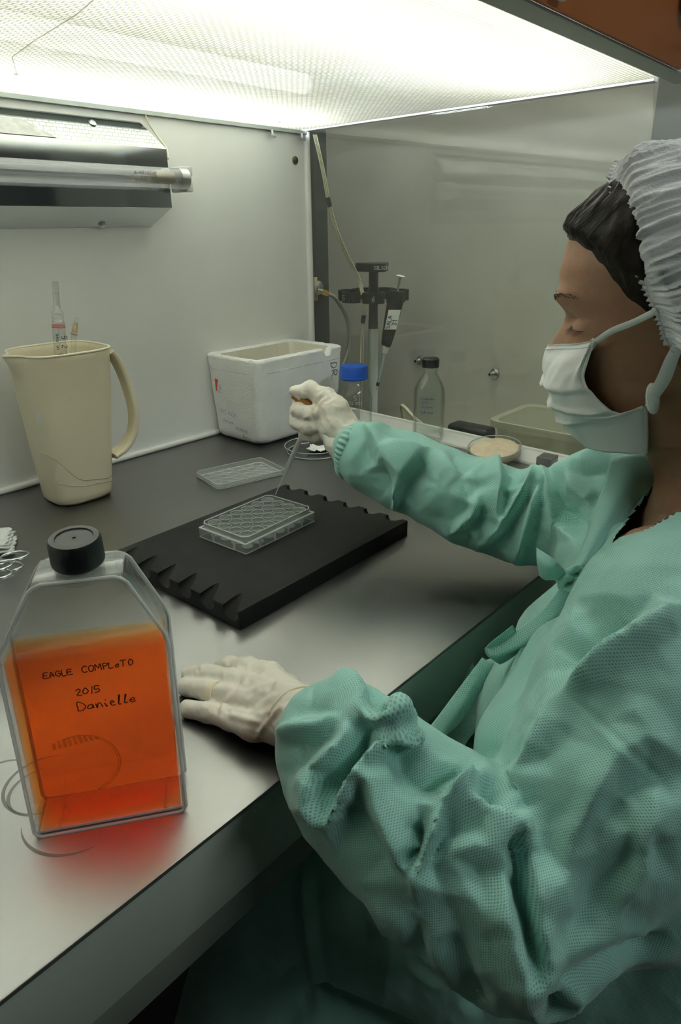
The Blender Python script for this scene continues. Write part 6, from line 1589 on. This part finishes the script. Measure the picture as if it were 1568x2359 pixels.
gl = glove('glove', CH, 0.0016, [
 ([(505, 1655), (520, 1620), (560, 1580), (575, 1550)], 0.005, 0.0022), ([(590, 1648), (680, 1625), (740, 1600)], 0.006, 0.0016), ([(520, 1645), (560, 1655), (612, 1668)], 0.004, 0.0016),
 ([(575, 1590), (630, 1575), (690, 1580)], 0.008, 0.0018), ([(560, 1640), (610, 1600), (640, 1560)], 0.006, -0.0014), ([(585, 1710), (610, 1670), (640, 1640), (700, 1590)], 0.0035, 0.0016),
 ([(455, 1540), (462, 1556)], 0.003, -0.001), ([(530, 1525), (520, 1538)], 0.003, -0.001)], 'pale latex glove resting flat on the steel bench')
# rolled latex around the ring finger and at the wrist
def hoop(a, b, r, t, nm, m='glove_edge', parent=None, n=26):
    ax = (b - a).normalized(); q = V((0, 0, 1)).rotation_difference(ax)
    o = MB().tube([a + q @ V((r * cos(2 * pi * k / n), r * sin(2 * pi * k / n), 0.0012 * sin(4 * pi * k / n))) for k in range(n + 1)], t, 8, caps=False).obj(nm, m, None); o.parent = parent; return o
q_a, q_b = Z_(478, 1590, .0165), Z_(540, 1605, .0235)
rb_ = MB(); ax_ = (q_b - q_a).normalized(); qq_ = V((0, 0, 1)).rotation_difference(ax_); cc_m = q_a.lerp(q_b, 0.30)
rb_.rings([[cc_m + qq_ @ V((r_ * cos(2 * pi * k / 20), r_ * sin(2 * pi * k / 20), z_)) for k in range(20)] for z_, r_ in ((-0.004, 0.0090), (-0.0037, 0.0101), (0.0045, 0.0105), (0.0048, 0.0095))], False, False)
o = rb_.obj('rolled_band', 'glove_edge', None); o.parent = gl; o['label'] = 'yellowish rolled band round the ring finger'
hoop(wL, Z_(722, 1682, .040), 0.0250, 0.0011, 'wrist_roll', parent=gl)

fd = 0.872
CH2 = [
 [(P3(690, 903, fd), .0092), (P3(715, 897, fd), .0112), (P3(737, 912, fd), .0118), (P3(752, 940, fd), .016)],        # thumb over the bulb
 [(P3(676, 901, fd - .002), .0062), (P3(690, 903, fd), .0092)],
 [(P3(752, 918, fd + .012), .014), (P3(738, 925, fd + .028), .010), (P3(690, 928, fd + .020), .0092), (P3(686, 946, fd + .004), .0096), (P3(712, 955, fd - .004), .0105), (P3(735, 950, fd - .002), .010)],   # index curled
 [(P3(758, 940, fd + .022), .014), (P3(735, 955, fd + .034), .010), (P3(682, 955, fd + .026), .0090), (P3(684, 974, fd + .010), .0094), (P3(710, 984, fd + .001), .0104), (P3(738, 975, fd + .001), .010)],   # middle
 [(P3(765, 965, fd + .030), .013), (P3(740, 980, fd + .040), .0098), (P3(702, 984, fd + .034), .0090), (P3(704, 1000, fd + .022), .0092), (P3(728, 1004, fd + .012), .0096), (P3(750, 990, fd + .008), .010)],  # ring
 [(P3(770, 985, fd + .034), .012), (P3(748, 1003, fd + .044), .0088), (P3(722, 1008, fd + .040), .0080), (P3(735, 1012, fd + .028), .0082), (P3(755, 1008, fd + .020), .009)],  # little
 [(P3(745, 912, fd + .004), .0125), (P3(768, 945, fd), .020), (P3(775, 985, fd), .023), (P3(800, 1010, fd - .004), .0225), (P3(830, 1028, fd - .012), .0235), (P3(862, 1045, fd - .020), .0245)],
 [(P3(752, 918, fd + .012), .014), (P3(775, 950, fd + .016), .018), (P3(800, 1000, fd + .004), .0225)],
 [(P3(765, 965, fd + .030), .013), (P3(790, 990, fd + .022), .018), (P3(815, 1015, fd + .006), .0215)],
]
gr = glove('glove', CH2, 0.0016, [
 ([(757, 902), (735, 920), (722, 945), (724, 985)], 0.004, -0.0030), ([(680, 906), (700, 925), (720, 938)], 0.003, -0.0022), ([(735, 915), (755, 905), (762, 900)], 0.005, 0.0018),
 ([(745, 930), (765, 915), (775, 912)], 0.004, -0.0014), ([(690, 942), (715, 935), (722, 945)], 0.004, 0.0016), ([(700, 968), (722, 968)], 0.003, -0.002),
 ([(790, 985), (822, 978)], 0.004, 0.0018), ([(782, 1000), (825, 1003)], 0.004, -0.0016), ([(775, 1000), (800, 1002), (825, 1000)], 0.005, 0.0018), ([(770, 990), (765, 960), (775, 930)], 0.012, 0.0012)],
 'pale latex glove closed in a fist round the thin glass pipette', 3)
# loose flared glove cuff hanging below the wrist
sheet('glove_cuff', [[(742, 1000, 0.862), (790, 1002, 0.850), (828, 995, 0.842)], [(748, 1030, 0.858), (782, 1032, 0.842), (818, 1030, 0.840)], [(765, 1055, 0.860), (782, 1060, 0.848), (808, 1058, 0.845)], [(772, 1066, 0.862), (782, 1079, 0.856), (799, 1081, 0.850)]], 'glove', 0.0006, gr, wr=0.0030)
sheet('glove_cuff', [[(745, 1005, 0.880), (790, 1010, 0.888), (825, 1000, 0.875)], [(752, 1035, 0.880), (785, 1035, 0.885), (815, 1035, 0.872)], [(765, 1056, 0.876), (785, 1062, 0.878), (806, 1058, 0.866)], [(772, 1067, 0.868), (784, 1078, 0.866), (800, 1081, 0.858)]], 'glove', 0.0006, gr, wr=0.0030)

# pasteur pipette held in the fist
pp_ = thing('glass_pipette', P3(705, 985, fd + .008), 'thin glass pipette with amber rubber bulb held over the well plate', 'pipette')
tipP = V((-0.5234, -0.4185, 0.040)); pe = P3(703, 985, 0.893); px_d = (tipP - pe)
pts = [pe, pe + px_d * 0.30, pe + px_d * 0.58, pe + px_d * 0.64, pe + px_d * 0.70, tipP]
MB().tube(pts, [0.0036, 0.0034, 0.0034, 0.0022, 0.0011, 0.0007], 14, caps=False).obj('glass_stem', thin_glass('pipette_glass', (0.96, 0.96, 0.95), (0.72, 0.74, 0.72), 4.0, 0.06, 1.2, haze=0.40), pp_, smooth=70)
MB().tube([P3(676, 909, fd + .006), P3(690, 919, fd + .006), P3(706, 930, fd + .008), P3(722, 940, fd + .010), P3(715, 965, fd + .012)], [0.0050, 0.0062, 0.0062, 0.0058, 0.0045], 16).obj('rubber_bulb', 'rubber_bulb', pp_, smooth=70)
